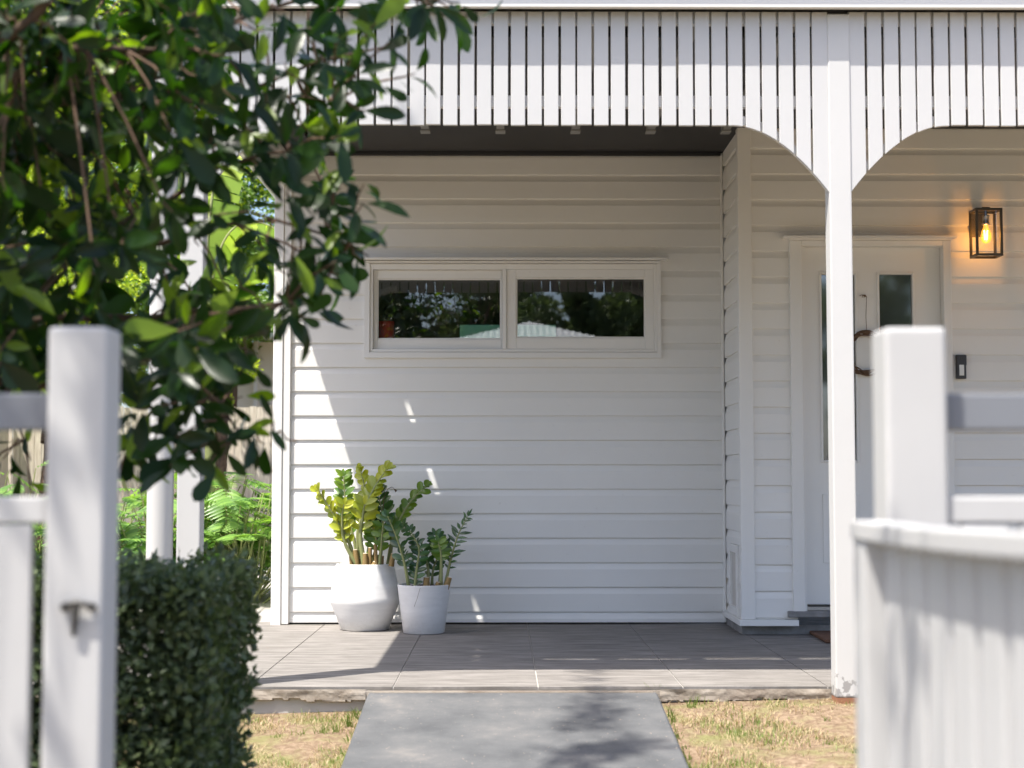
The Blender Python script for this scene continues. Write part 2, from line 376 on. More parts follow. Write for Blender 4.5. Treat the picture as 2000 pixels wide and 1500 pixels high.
e = MB(); e.add(*slab_edge(-2.99, pl.x - .01)); e.add(*slab_edge(pr.x + .01, 5.1))
e.box(pl.x - .01, pr.x + .01, YE - .012, YE + .003, -.1, -.016)
e.box(pl.x + .02, pr.x - .02, YE - .02, YE - .0125, -.1, -.019)
tag(e.build('slab_edge', 'slab'), kind='structure')
# side paving to the left of the house
tag(MB().box(-4.6, -1.40, 9.31, 16.1, -.15, -.02).build('side_path', 'sidepath'), kind='structure')

# ------------------------------------------------------------ house
house = thing('house', (0, YW, 0), 'white weatherboard house with a charcoal veranda ceiling and tiled porch', 'house')
def profile(z0, z1, zref, d=.0135):
    """weatherboard section: list of (out, z); boards lap at zref + k * PIT"""
    k = math.floor((z0 - zref) / PIT) - 1; pts = []
    while zref + k * PIT < z1 + PIT:
        zb = zref + k * PIT
        pts += [(-.0015, zb), (.0, zb + .003), (.0, zb + PIT - .040), (-.0015, zb + PIT - .036), (-d, zb + PIT - .0005)]
        k += 1
    out = []
    for (o1, a), (o2, b) in zip(pts[:-1], pts[1:]):
        if b < z0 or a > z1: continue
        if a < z0 and b > a: o1 = o1 + (o2 - o1) * (z0 - a) / (b - a); a = z0
        if not out: out.append((o1, a))
        if b > z1: o2 = o1 + (o2 - o1) * (z1 - a) / (b - a); b = z1
        out.append((o2, b))
    return out
def boards(mb, s0, s1, z0, z1, zref, place, holes=()):
    """place(s, out, z) -> world; holes are (s0, s1, z0, z1)"""
    cuts = sorted({s0, s1, *[h[0] for h in holes], *[h[1] for h in holes]})
    for a, b in zip(cuts[:-1], cuts[1:]):
        spans = [(z0, z1)]
        for h in holes:
            if h[0] <= a + 1e-6 and h[1] >= b - 1e-6:
                spans = [(p, q) for (p, q) in [(z0, h[2]), (h[3], z1)] if q - p > .002]
        for p, q in spans:
            pr_ = profile(p, q, zref); n = len(pr_)
            vs = [place(a, o_, z) for o_, z in pr_] + [place(b, o_, z) for o_, z in pr_]
            mb.add(vs, [(i, i + n, i + n + 1, i + 1) for i in range(n - 1)])
# long wall
xc = X(1411, 800, YW)                      # inner corner
xl = X(566, 900, YW)                       # edge of corner post
wz0, wz1 = Z(688, YW), Z(516, YW); wx0, wx1 = X(722, 600, YW), X(1283, 600, YW)
zref = Z(1147, YW)
mb = MB(); boards(mb, xl, xc, .012, ZC - .004, zref, lambda s, o, z: (s, YW - o, z), [(wx0, wx1, wz0, wz1)])
tag(mb.build('wall', 'board', house))
# inner corner bead and top bead
MB().box(xc - .002, xc + .0115, YW - .014, YW + .02, .012, ZC - .004).build('corner_bead', 'trim', house, .002)
MB().box(xl, xc - .002, YW - .006, YW + .02, ZC - .0035, ZC + .004).build('top_bead', 'trim', house)
# return wall (faces left) and door wall
xr = xc + .014; xk = X(1447, 800, YD)
ydb = YD + .03
pz0, pz1 = Z(1196, 8.9, 1430), Z(1062, 8.8, 1430)      # pet door
py0, py1 = YD + .16, YD + .48
mb = MB(); zbot = .075
boards(mb, YD + .045, YW - .001, zbot + .01, 2.95, zref + .055, lambda s, o, z: (xr - o, s, z), [(py0, py1, zbot + .01, pz1)])
mb.build('return_wall', 'board', house)
# outer corner board
mb = MB(); mb.box(xr - .014, xr + .062, YD - .014, YD + .045, zbot + .012, 2.95); mb.build('corner_board', 'trim', house, .003)
dx0, dx1 = X(1556, 900, YD), X(1853, 560, YD) ; dzt = Z(470, YD)
zrefd = Z(1155, YD)
mb = MB(); boards(mb, xr + .062, 4.6, zbot + .012, 2.95, zrefd, lambda s, o, z: (s, YD - o, z), [(dx0, dx1, zbot + .012, dzt)])
mb.build('wall', 'board', house)
MB().box(xr + .0142, xr + .04, YD + .046, YW + .2, .07, 2.95).build('leak_backing', 'trim', house); MB().box(xr + .0405, dx0 - .031, YD + .022, YD + .04, .07, 2.95).build('leak_backing', 'interior', house)  # unseen backing sheets added behind the boards to block light leaks
MB().box(dx1 + .012, 4.6, YD + .022, YD + .04, .07, 2.95).build('leak_backing', 'interior', house); MB().box(4.6, 4.62, YD, 12.5, -.1, 2.92).build('side_wall', 'cream', house)  # backing right of the door, also added against light leaks; then the side wall
# bottom trim ledge of the return + door wall
mb = MB(); mb.box(xr - .026, dx0 - .002, YD - .028, YD + .05, zbot - .022, zbot + .011); mb.box(xr - .026, xr + .02, YD + .0505, YW - .016, zbot - .022, zbot + .011)
mb.box(dx1 + .002, 4.6, YD - .028, YD + .05, zbot - .022, zbot + .011)
mb.build('base_trim', 'trim', house, .002)
mb = MB(); mb.box(xr + .0, 4.6, YD + .06, YW + .1, .0005, zbot - .024); mb.build('plinth', 'plinth', house)
# left corner post of the wall
cx0 = X(533, 900, YW)
mb = MB(); mb.box(cx0, cx0 + .058, YW - .030, YW + .10, -.01, ZC - .01); mb.build('corner_post', 'trim', house, .003)
mb = MB(); mb.box(cx0 + .0585, xl + .002, YW - .022, YW + .09, .004, ZC - .01); mb.build('corner_board', 'trim', house, .002)
# side wall of the house running back
mb = MB(); boards(mb, YW + .1, 12.46, 0, 2.9, zref, lambda s, o, z: (cx0 + .02 - o, s, z)); mb.build('side_wall', 'board', house)
# ceiling, rafters and roof
mb = MB(); mb.box(-1.33, 4.7, YB + .06, YW + .1, ZC, ZC + .02); mb.build('veranda_ceiling', 'charcoal', house)
for i in range(-1, 9):
    u = 685 + 146.2 * i; x = X(u, 262, 8.42)
    if x > xr - .03 : continue
    r = MB(); r.box(x - .022, x + .022, YB + .10, 8.42, ZC - .032, ZC - .0005); r.box(x - .027, x + .027, 8.36, 8.43, ZC - .044, ZC - .0325)
    r.build('rafter', 'rafter', house, .002)
# dark bead at the top of the wall
MB().box(xl, xc - .002, YW - .03, YW - .007, ZC - .022, ZC - .0008).build('ceiling_bead', 'charcoal', house, .002)
# roof: metal sheet over the veranda with the two thin leaks that draw light lines on the tiles
RZ = 2.93
def slits(): return [(.14, 1.02, 6.508), (1.12, 1.58, 6.508), (1.70, 3.2, 6.508), (1.12, 1.58, 6.545), (1.70, 3.2, 6.545)]
mb = MB(); x0r, x1r, y0r, y1r = -1.50, 5.0, 6.2, 12.6
def sheet(ya, yb, gaps):
    x = x0r
    for (a, b) in gaps: mb.box(x, a, ya, yb, RZ, RZ + .004); x = b
    mb.box(x, x1r, ya, yb, RZ, RZ + .004)
NH = (-1.135, -1.105)                    # the nail line that lets sparks of sun through
S1 = [(-.80, -.54), (-.47, -.11), (-.03, .34), (.43, .95), (1.05, 3.0)]
ycur = y0r
for (ya, yb, gaps) in [(6.46, 6.466, [NH]), (6.484, 6.49, [NH]), (6.508, 6.522, S1), (6.548, 6.560, S1[2:]), (6.60, 6.606, [NH]), (6.625, 6.631, [NH]), (6.65, 6.656, [NH]), (6.675, 6.681, [NH]), (6.9, 6.906, [NH]), (6.93, 6.936, [NH]),
                       (8.27, 8.31, [(-1.13, -1.105)]), (8.50, 8.54, [NH]), (8.62, 8.65, [NH])]:
    sheet(ycur, ya, []); sheet(ya, yb, gaps); ycur = yb
sheet(ycur, y1r, [])
mb.build('roof', 'roofsheet', house)
# ceiling must leave the light lines through: cut the ceiling back behind the slits
bpy.data.objects.remove([c for c in house.children if c.name.startswith('veranda_ceiling')][0])
mb = MB(); mb.box(-1.33, -1.13, YB + .06, YW + .1, ZC, ZC + .02); mb.box(-1.03, 4.7, 6.70, YW + .1, ZC, ZC + .02); mb.box(-1.03, 4.7, YB + .06, 6.49, ZC, ZC + .02)
mb.box(-1.13, -1.03, 8.72, YW + .1, ZC, ZC + .02); mb.box(-1.13, -1.03, 7.1, 8.24, ZC, ZC + .02); mb.box(-1.13, -1.03, YB + .06, 6.44, ZC, ZC + .02)
mb.build('veranda_ceiling', 'charcoal', house)
MB().box(-1.50, -1.47, 6.2, 12.6, 2.70, RZ - .001).build('barge_board', 'trim', house, .003)
# fascia, gutter, soffit
zs = Z(14, 6.22)
MB().box(-1.47, 5.0, YB - .066, YB - .040, zs, 3.09).build('fascia', 'trim', house, .003)
MB().box(-1.47, 5.0, YB - .0395, YB + .055, Z(21, YB) + .004, Z(21, YB) + .014).build('soffit', 'charcoal', house)
mb = MB(); prof = [(0, 0), (-.045, 0), (-.052, .012), (-.052, .085), (-.056, .09), (-.056, .098), (-.046, .098), (-.046, .012), (0, .012)]
gy = YB - .067; 
vs = [(-1.55, gy + p, 2.99 + q) for p, q in prof] + [(5.1, gy + p, 2.99 + q) for p, q in prof]; n = len(prof)
mb.add(vs, [(i, i + n, (i + 1) % n + n, (i + 1) % n) for i in range(n)] + [tuple(range(n)), tuple(range(2 * n - 1, n - 1, -1))])
gut = mb.build('gutter', 'steel', house)

# veranda posts, downpipe, battened valance
PF = YB - .005
def post(u0, u1, vref, extra=0, zbase=-.03):
    x0, x1 = X(u0, vref, PF), X(u1, vref, PF)
    m_ = MB(); m_.box(x0, x1, PF, PF + .092, zbase, 2.80)
    return x0, x1, m_
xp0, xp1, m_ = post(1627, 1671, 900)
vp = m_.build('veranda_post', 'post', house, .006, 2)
MB().box(xp0 + .001, xp1 - .001, PF + .001, PF + .09, -.075, -.0305).build('post_foot', 'ironred', vp)
MB().box(xp1 + .0005, xp1 + .006, PF + .02, PF + .07, -.0305, .05).build('post_bracket', 'alum', vp)
xq0, xq1, m_ = post(346, 392, 900, zbase=-.12); m_.build('veranda_post', 'batten', house, .006, 2)
# third post far right, out of frame, carries the valance
m_ = MB(); m_.box(4.6, 4.69, PF, PF + .09, -.1, 2.8); m_.build('veranda_post', 'batten', house, .006)
# downpipe
cxp = (X(288, 900, 6.3) + X(340, 900, 6.3)) / 2
mb = MB(); mb.tube([(cxp, 6.3, -.12), (cxp, 6.3, 2.2), (cxp + .0, 6.28, 2.5), (cxp + .02, 6.2, 2.88)], .054, 20); dp = mb.build('downpipe', 'batten', house)

def arch_z(t):         # t from 0 at the post to 1 where the arch meets the level edge
    return t
zb, zt = Z(244, YB), Z(22, YB)
def valance(xa, xb, la, ra, name='valance', seed=1):
    """battens between two posts; la/ra: reach of the arch at the left/right post (0 none)"""
    r = random.Random(seed); m_ = MB(); w = .0595; p = .0693
    ztip = Z(378, YB); drop = zb - ztip
    def low(x):
        z = zb
        if la and x < xa + la:
            t = (x - xa) / la; z = min(z, zb - drop * (1 - math.sqrt(max(0, 1 - (1 - t) ** 2.0))) * 1.0 if False else zb - drop * ((1 - t) ** 1.9) * .98)
        if ra and x > xb - ra:
            t = (xb - x) / ra; z = min(z, zb - drop * ((1 - t) ** 1.9) * .98)
        return z
    n = int(round((xb - xa) / p)); p = (xb - xa) / n
    for i in range(n):
        jit = r.uniform(-.0016, .0016) if 0 < i < n - 1 else 0; x0 = jit + xa + i * p + (.0 if i == 0 else (p - w) / 2); x1 = jit + xa + (i + 1) * p - (0 if i == n - 1 else (p - w) / 2)
        k = 5; dy = r.uniform(-.001, .001)
        dz = r.uniform(-.0018, .0018); bot = [(x0 + (x1 - x0) * j / k, dz + low(x0 + (x1 - x0) * j / k)) for j in range(k + 1)]
        m_.prism([(x1, zt), (x0, zt)] + bot, YB + dy, YB + dy + .019)
    return m_, low
aw = X(1618, 380, YB) - X(1428, 244, YB)
xpm = (xp0 + .002)
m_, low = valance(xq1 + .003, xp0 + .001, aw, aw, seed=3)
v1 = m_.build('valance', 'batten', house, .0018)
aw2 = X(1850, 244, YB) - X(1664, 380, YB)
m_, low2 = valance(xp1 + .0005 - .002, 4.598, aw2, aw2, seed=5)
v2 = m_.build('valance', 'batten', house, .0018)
# rails behind the battens, one set per valance
for (a, b, par, lw) in ((xq1 + .003, xp0, v1, aw), (xp1, 4.6, v2, aw2)):
    MB().box(a, b, YB + .022, YB + .058, Z(43, YB), zt + .01).build('rail', 'trim', par)
    MB().box(a, b, YB + .022, YB + .058, Z(206, YB), Z(184, YB)).build('rail', 'trim', par)
    for side in (0, 1):
        c = MB(); pts = []
        for t in np.linspace(0, 1, 14):
            x = a + lw * t if side == 0 else b - lw * t
            z = zb - (zb - Z(378, YB)) * ((1 - t) ** 1.9) * .98
            pts.append((x, z))
        up = [(x, z + .05) for x, z in pts]
        poly = [(x, z + .012) for x, z in pts] + up[::-1]
        nn = len(pts)
        for i in range(nn - 1):
            q = [poly[i], poly[i + 1], up[i + 1], up[i]]
            if side == 1: q = q[::-1]
            c.prism(q, YB + .022, YB + .050)
        c.build('curved_rail', 'trim', par)
# side beam over the left end
MB().box(xq0 + .01, xq0 + .05, PF + .1, YW - .04, 2.62, 2.80).build('side_beam', 'trim', house, .003)

# -------------------------------------------------- sliding window in the long wall
FY = YW - .02
win = MB()
ox0, ox1, oz0, oz1 = X(711, 600, FY), X(1291, 600, FY), Z(699, FY), Z(514, FY)
win.box(ox0, wx0 + .001, FY, YW + .03, oz0, oz1); win.box(wx1 - .001, ox1, FY, YW + .03, oz0, oz1)
win.box(wx0 + .001, wx1 - .001, FY, YW + .03, oz0, wz0 - .002); win.box(wx0 + .001, wx1 - .001, FY, YW + .03, wz1 + .002, oz1)
wo = win.build('window', 'trim', house, .003)
hd = MB(); hx0, hx1 = X(696, 505, FY - .03), X(1306, 505, FY - .03)
hd.box(hx0, hx1, FY - .05, FY + .03, Z(507, FY - .05), Z(503, FY - .05) + .003); hd.box(ox0 + .0, ox1, FY - .018, FY + .02, oz1 + .001, Z(508, FY - .05)); hd.build('head_flashing', 'trim', wo, .002)
IY = YW + .012
def sash(a0, a1, b0, b1, gx0, gx1, gz0, gz1, y0, y1, name):
    s_ = MB(); s_.box(a0, gx0, y0, y1, b0, b1); s_.box(gx1, a1, y0, y1, b0, b1)
    s_.box(gx0 + .0002, gx1 - .0002, y0 + .0006, y1, b0, gz0); s_.box(gx0 + .0002, gx1 - .0002, y0 + .0006, y1, gz1, b1)
    so_ = s_.build(name, 'trim', wo, .002)
    t_ = MB(); e_ = .008
    t_.box(gx0, gx0 + e_, y0 + .01, y1 - .002, gz0, gz1); t_.box(gx1 - e_, gx1, y0 + .01, y1 - .002, gz0, gz1)
    t_.box(gx0 + e_, gx1 - e_, y0 + .01, y1 - .002, gz0, gz0 + e_); t_.box(gx0 + e_, gx1 - e_, y0 + .01, y1 - .002, gz1 - e_, gz1)
    t_.build('glazing_bead', 'trim', so_, .001)
    p_ = MB(); p_.box(gx0 - .004, gx1 + .004, y1 - .0015, y1 + .0025, gz0 - .004, gz1 + .004); p_.build('pane', 'glass', so_)
MY = YW + .01
mx0, mx1 = X(981, 600, MY), X(1003, 600, MY)
mb = MB(); fz0, fz1 = Z(681, MY), Z(527, MY); fx0, fx1 = X(729, 600, MY), X(1277, 600, MY)
mb.box(wx0, fx0, FY + .012, YW + .04, wz0, wz1); mb.box(fx1, wx1, FY + .012, YW + .04, wz0, wz1)
mb.box(fx0, fx1, FY + .008, YW + .04, wz0, wz0 + .018); mb.box(fx0, fx1, FY + .012, YW + .04, fz1, wz1); mb.build('window_frame', 'trim', wo, .002)
MB().box(mx0, X(989, 600, FY), FY + .004, YW + .02, wz0 + .0185, fz1 - .001).build('mullion', 'trim', wo, .002)
sash(fx0 + .001, mx0 - .0005, wz0 + .0205, fz1 - .001, X(737, 600, MY + .03), X(979, 600, MY + .03), Z(663, MY + .03), Z(545, MY + .03), YW + .022, YW + .038, 'sliding_sash')
sash(X(989, 600, FY) + .0005, fx1 - .0005, wz0 + .0185, fz1 - .0005, X(1008, 600, MY), X(1260, 600, MY), Z(660, MY), Z(543, MY), YW - .004, YW + .014, 'fixed_sash')
# the room behind it
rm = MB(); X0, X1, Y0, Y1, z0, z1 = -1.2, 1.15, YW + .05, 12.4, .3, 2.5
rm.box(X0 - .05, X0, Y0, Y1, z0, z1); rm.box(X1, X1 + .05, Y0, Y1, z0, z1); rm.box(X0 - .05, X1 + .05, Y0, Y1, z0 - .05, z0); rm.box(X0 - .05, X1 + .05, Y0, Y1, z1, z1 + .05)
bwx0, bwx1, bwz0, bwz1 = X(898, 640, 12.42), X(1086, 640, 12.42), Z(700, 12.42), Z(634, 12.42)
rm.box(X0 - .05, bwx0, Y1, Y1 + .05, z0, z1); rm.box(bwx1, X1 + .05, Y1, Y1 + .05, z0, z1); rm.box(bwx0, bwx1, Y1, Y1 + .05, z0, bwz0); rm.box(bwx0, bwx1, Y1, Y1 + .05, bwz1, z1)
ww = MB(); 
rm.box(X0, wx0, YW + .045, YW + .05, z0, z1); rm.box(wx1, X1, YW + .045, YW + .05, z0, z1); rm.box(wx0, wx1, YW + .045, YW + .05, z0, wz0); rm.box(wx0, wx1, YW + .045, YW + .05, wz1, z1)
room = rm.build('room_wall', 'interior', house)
MB().box(bwx0 - .002, bwx1 + .002, Y1 + .052, Y1 + .056, bwz0, bwz1 + .002).build('back_blind', 'greenblind', house)  # translucent green blind over a back opening added to let daylight through
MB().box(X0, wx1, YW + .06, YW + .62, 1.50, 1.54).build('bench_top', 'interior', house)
tin = thing('storage_tin', (X(752, 650, 9.25), 9.25, 1.542), 'red enamel tin with a black lid just inside the window', 'tin')
tx = tin.location.x; tz = Z(627, 9.2)
MB().lathe([(0, 1.542), (.052, 1.542), (.055, 1.55), (.055, tz), (0, tz)], (tx, 9.25), 28).build('tin_body', 'redtin', tin)
MB().lathe([(0, tz + .001), (.058, tz + .001), (.057, tz + .018), (.04, tz + .034), (.012, tz + .04), (.012, tz + .05), (0, tz + .05)], (tx, 9.25), 28).build('lid', 'black', tin)

# -------------------------------------------------- front door
DY = YD - .02
door_f = MB(); lx0, lx1 = X(1571, 900, DY + .06), X(1836, 560, DY + .06); lz1 = Z(480, DY + .06); lz0 = Z(1180, DY + .06)
zsill = Z(1196, YD)
door_f.box(dx0 - .03, dx0 + .035, DY, DY + .05, zsill - .012, dzt + .0); door_f.box(dx1 - .035, dx1 + .01, DY, DY + .05, zsill - .012, dzt + .0)
door_f.box(dx0 + .0355, dx1 - .0355, DY, DY + .05, dzt - .03, dzt + .0)
df = door_f.build('door_frame', 'trim', house, .003)
MB().box(X(1531, 460, DY - .05), X(1871, 460, DY - .05), DY - .05, DY + .04, dzt + .010, dzt + .022).build('head_flashing', 'trim', df, .002)
MB().box(dx0 - .032, dx1 + .012, DY - .012, DY + .03, dzt + .0005, dzt + .0098).build('head_trim', 'trim', df)
mb = MB(); mb.box(dx0 + .0355, lx0 - .002, DY + .015, DY + .12, zsill - .01, dzt - .0305); mb.box(lx1 + .002, dx1 - .0355, DY + .015, DY + .12, zsill - .01, dzt - .0305)
mb.box(lx0 - .0018, lx1 + .0018, DY + .015, DY + .12, lz1 + .002, dzt - .0305); mb.build('door_jamb', 'trim', df, .002)
g1 = (X(1605, 700, DY + .07), X(1670, 700, DY + .07)); g2 = (X(1716, 560, DY + .07), X(1780, 560, DY + .07)); gt, gb = Z(536, DY + .07), Z(899, DY + .07)
d = MB(); ya, yb_ = DY + .06, DY + .10
d.box(lx0, g1[0], ya, yb_, lz0, lz1); d.box(g1[1], g2[0], ya, yb_, lz0, lz1); d.box(g2[1], lx1, ya, yb_, lz0, lz1)
for gg in (g1, g2):
    d.box(gg[0], gg[1], ya, yb_, gt, lz1); d.box(gg[0], gg[1], ya, yb_, lz0, gb)
dr = d.build('front_door', 'door', house)
for gg in (g1, g2):
    f_ = MB(); w_ = .013
    f_.box(gg[0] - w_, gg[0], ya - .009, ya - .0003, gb - w_, gt + w_); f_.box(gg[1], gg[1] + w_, ya - .009, ya - .0003, gb - w_, gt + w_)
    f_.box(gg[0], gg[1], ya - .009, ya - .0003, gt, gt + w_); f_.box(gg[0], gg[1], ya - .009, ya - .0003, gb - w_, gb)
    f_.build('glazing_bead', 'door', dr, .003)
    MB().box(gg[0] + .0003, gg[1] - .0003, ya + .014, ya + .02, gb, gt).build('door_glass', 'doorglass', dr)
    zt_, zb_ = Z(964, ya), Z(1100, ya)
    p_ = MB(); p_.box(gg[0] - .008, gg[1] + .008, ya - .005, ya - .0003, zb_, zt_); p_.build('raised_panel', 'door', dr, .004)
hx = lx1 - .05
hb = MB(); hb.tube([(hx, ya - .001, Z(800, ya)), (hx, ya - .05, Z(800, ya))], .011, 14); hb.tube([(hx + .008, ya - .05, Z(800, ya)), (hx - .11, ya - .05, Z(800, ya))], .009, 12); hb.build('door_handle', 'nickel', dr)
MB().box(lx0, lx1, DY + .045, DY + .12, lz0 - .012, lz0 - .004).build('door_seal', 'black', df)
mb = MB(); mb.box(dx0 - .02, dx1 + .0, DY + .03, DY + .14, lz0 - .034, lz0 - .0125); mb.build('door_sill', 'alum', df, .002)
mb = MB(); mb.box(dx0 - .06, dx1 + .05, DY - .012, DY + .13, lz0 - .068, lz0 - .0345); mb.build('threshold', 'plinth', df, .004)

# pet door in the return wall
pd = MB(); a, b, c, e_ = py0 + .002, py1 - .002, zbot + .012, pz1 - .002; t = .045
pd.box(xr - .012, xr + .01, a, a + t, c, e_); pd.box(xr - .012, xr + .01, b - t, b, c, e_); pd.box(xr - .012, xr + .01, a + t, b - t, e_ - t, e_); pd.box(xr - .012, xr + .01, a + t, b - t, c, c + t)
po = pd.build('pet_door', 'trim', house, .003)
MB().box(xr + .004, xr + .009, a + t + .001, b - t - .001, c + t, e_ - t).build('flap', 'cream', po)

# -------------------------------------------------- lantern, doorbell, wreath, doormat
yf, ybk = 8.26, 8.385
lx, lxx, lzt, lzb = X(1906.4, 450, yf), X(1959, 450, yf), Z(405.5, yf, 1930), Z(499, yf, 1930)
lan = thing('wall_lantern', ((lx + lxx) / 2, YD, (lzt + lzb) / 2), 'dark metal box lantern with a lit amber filament bulb beside the door', 'lantern')
w_ = .0135; fr = MB()
for (x, y) in ((lx, yf), (lxx - w_, yf), (lx, ybk - w_), (lxx - w_, ybk - w_)): fr.box(x, x + w_, y, y + w_, lzb + w_, lzt - w_)
for z in (lzb, lzt - w_):
    fr.box(lx, lxx, yf, yf + w_, z, z + w_); fr.box(lx, lxx, ybk - w_, ybk, z, z + w_); fr.box(lx, lx + w_, yf + w_, ybk - w_, z, z + w_); fr.box(lxx - w_, lxx, yf + w_, ybk - w_, z, z + w_)
fr.box(lx + w_, lxx - w_, yf + w_, ybk - w_, lzt - .005, lzt - .001)
fr.build('frame', 'bronze', lan, .001)
cxl = (lx + lxx) / 2; cyl = (yf + ybk) / 2
wm = MB(); wm.box(cxl - .022, cxl + .022, yf + .05, YD - .012, lzt + .0005, lzt + .013); wm.box(cxl - .045, cxl + .045, YD - .012, YD - .0005, lzt - .13, lzt + .013); wm.build('wall_bracket', 'bronze', lan, .002)
gl = MB(); gl.box(lx + .004, lx + .006, yf + w_, ybk - w_, lzb + w_, lzt - w_); gl.box(lxx - .006, lxx - .004, yf + w_, ybk - w_, lzb + w_, lzt - w_); gl.box(lx + w_, lxx - w_, yf + .005, yf + .007, lzb + w_, lzt - w_)
gl.build('lamp_glass', 'lampglass', lan)
sk = MB(); zz = lzt - .006; sk.lathe([(0, zz), (.008, zz), (.008, zz - .022), (.020, zz - .026), (.021, zz - .034), (.018, zz - .036), (.018, zz - .066), (.022, zz - .069), (.022, zz - .076), (.018, zz - .080), (0, zz - .08)], (cxl, cyl), 24); sk.build('socket', 'nickel', lan)
bz = zz - .081
bb = MB(); bb.lathe([(.012, bz), (.014, bz - .012), (.024, bz - .035), (.029, bz - .06), (.028, bz - .078), (.019, bz - .094), (.006, bz - .1), (0.0005, bz - .1)], (cxl, cyl), 24)
bulb = bb.build('bulb', 'lampglass', lan); ag = glass('amber_glass', .05, (1, .72, .35)); em = N(ag, "ShaderNodeEmission"); em.inputs[0].default_value = (1, .42, .06, 1); em.inputs[1].default_value = .45
ad = N(ag, "ShaderNodeAddShader"); oo = [n for n in ag.node_tree.nodes if n.type == 'OUTPUT_MATERIAL'][0]; prev = oo.inputs[0].links[0].from_socket; L(ag, prev, ad.inputs[0]); L(ag, em.outputs[0], ad.inputs[1]); L(ag, ad.outputs[0], oo.inputs[0]); bulb.data.materials[0] = ag
fl = MB()
for sx in (-1, 1): fl.tube([(cxl + sx * .009, cyl, bz - .028), (cxl + sx * .005, cyl + .004, bz - .078)], .0022, 6)
fl.build('filament', 'filament', bulb)
pl_ = bpy.data.lights.new('bulb_light', 'POINT'); pl_.energy = .6; pl_.color = (1, .55, .2); pl_.shadow_soft_size = .02
po_ = bpy.data.objects.new('bulb_light', pl_); SC.collection.objects.link(po_); po_.parent = lan; po_.location = Vector((cxl, cyl, bz - .055)) - lan.location

bx, bxx, bz0, bz1 = X(1868, 715, YD - .02), X(1888, 715, YD - .02), Z(740, YD - .02, 1880), Z(693, YD - .02, 1880)
bell = thing('doorbell', (bx, YD, bz0), 'small black doorbell with a pale button plate on the boards right of the door', 'doorbell')
q = MB(); q.box(bx, bxx - .004, YD - .03, YD - .0008, bz0, bz1); q.box(bxx - .0085, bxx + .001, YD - .022, YD - .002, bz0 + .075, bz1 - .001); q.build('body', 'rubber', bell, .006, 2)
MB().box(bx + .013, bxx - .018, YD - .0325, YD - .0295, bz0 + .018, bz0 + .078).build('button_plate', 'buttonplate', bell, .001)
q = MB()
for i in range(2): q.lathe([(0.0001, 0), (.005, 0), (.005, .001)], (0, 0), 14)
q = MB(); q.tube([((bx + bxx - .004) / 2, YD - .0305, bz1 - .02), ((bx + bxx - .004) / 2, YD - .033, bz1 - .02)], .0075, 16); q.build('lens', 'black', bell)

wc = P(1693, 690, ya - .02); rw = .112
wr = thing('wreath', wc, 'brown woven twig wreath hung by a cord on the front door', 'wreath')
q = MB(); r_ = random.Random(4)
for k in range(11):
    ph = r_.uniform(0, 6.28); fr_ = r_.choice((3, 4, 5)); am = r_.uniform(.007, .017); n = 60; pts = []
    for i in range(n + 1):
        t = 2 * math.pi * i / n * 1.0
        rr = rw + am * math.sin(fr_ * t + ph); pts.append((wc.x + rr * math.sin(t), wc.y - .006 + am * .6 * math.cos(fr_ * t + ph), wc.z + rr * math.cos(t)))
    q.tube(pts, .0042, 5)
q.build('twig_ring', 'twig', wr)
q = MB(); top = P(1693, 580, ya - .012); q.tube([(wc.x, wc.y - .004, wc.z + rw), (wc.x - .002, wc.y, (wc.z + top.z) / 2 + .05), (top.x, ya - .006, top.z)], .0016, 5)
for k in range(7): q.tube([(top.x, ya - .008, top.z), (top.x - .01 - .003 * k, ya - .016, top.z + .012), (top.x - .018 - .004 * k + .006 * (k % 3), ya - .018, top.z - .004 + .005 * (k % 4))], .0018, 4)
q.build('hanging_cord', 'twig', wr)
q = MB()
for k in range(6):
    a_ = .5 + k * .12; base = Vector((wc.x + rw * math.sin(a_), wc.y - .01, wc.z + rw * math.cos(a_))); tip = base + Vector((.02 + .006 * k, -.008, .05 - .006 * k))
    q.tube([base, tip], .0012, 4); q.tube([tip - Vector((0, 0, .002)), tip + Vector((0, 0, .003))], .0045, 7)
q.build('berry_sprig', 'twig', wr)
a_, b__ = PZ(1575, 1229, .018), PZ(1612, 1250, .018)
mt = MB(); mt.prism([(0, 0)] * 3, 0, 0) if False else None
vs = [(a_.x, a_.y, .002), (b__.x, b__.y, .002), (b__.x + .72, b__.y, .002), (a_.x + .78, a_.y, .002)]
bevelled = [(x, y, .02) for x, y, z in vs]
mt.add(vs + bevelled, [(0, 3, 2, 1), (4, 5, 6, 7), (0, 1, 5, 4), (1, 2, 6, 5), (2, 3, 7, 6), (3, 0, 4, 7)]); o = mt.build('doormat', 'doormat', None, .004)
tag(o, 'brown coir doormat lying on the tiles below the front door', 'doormat')

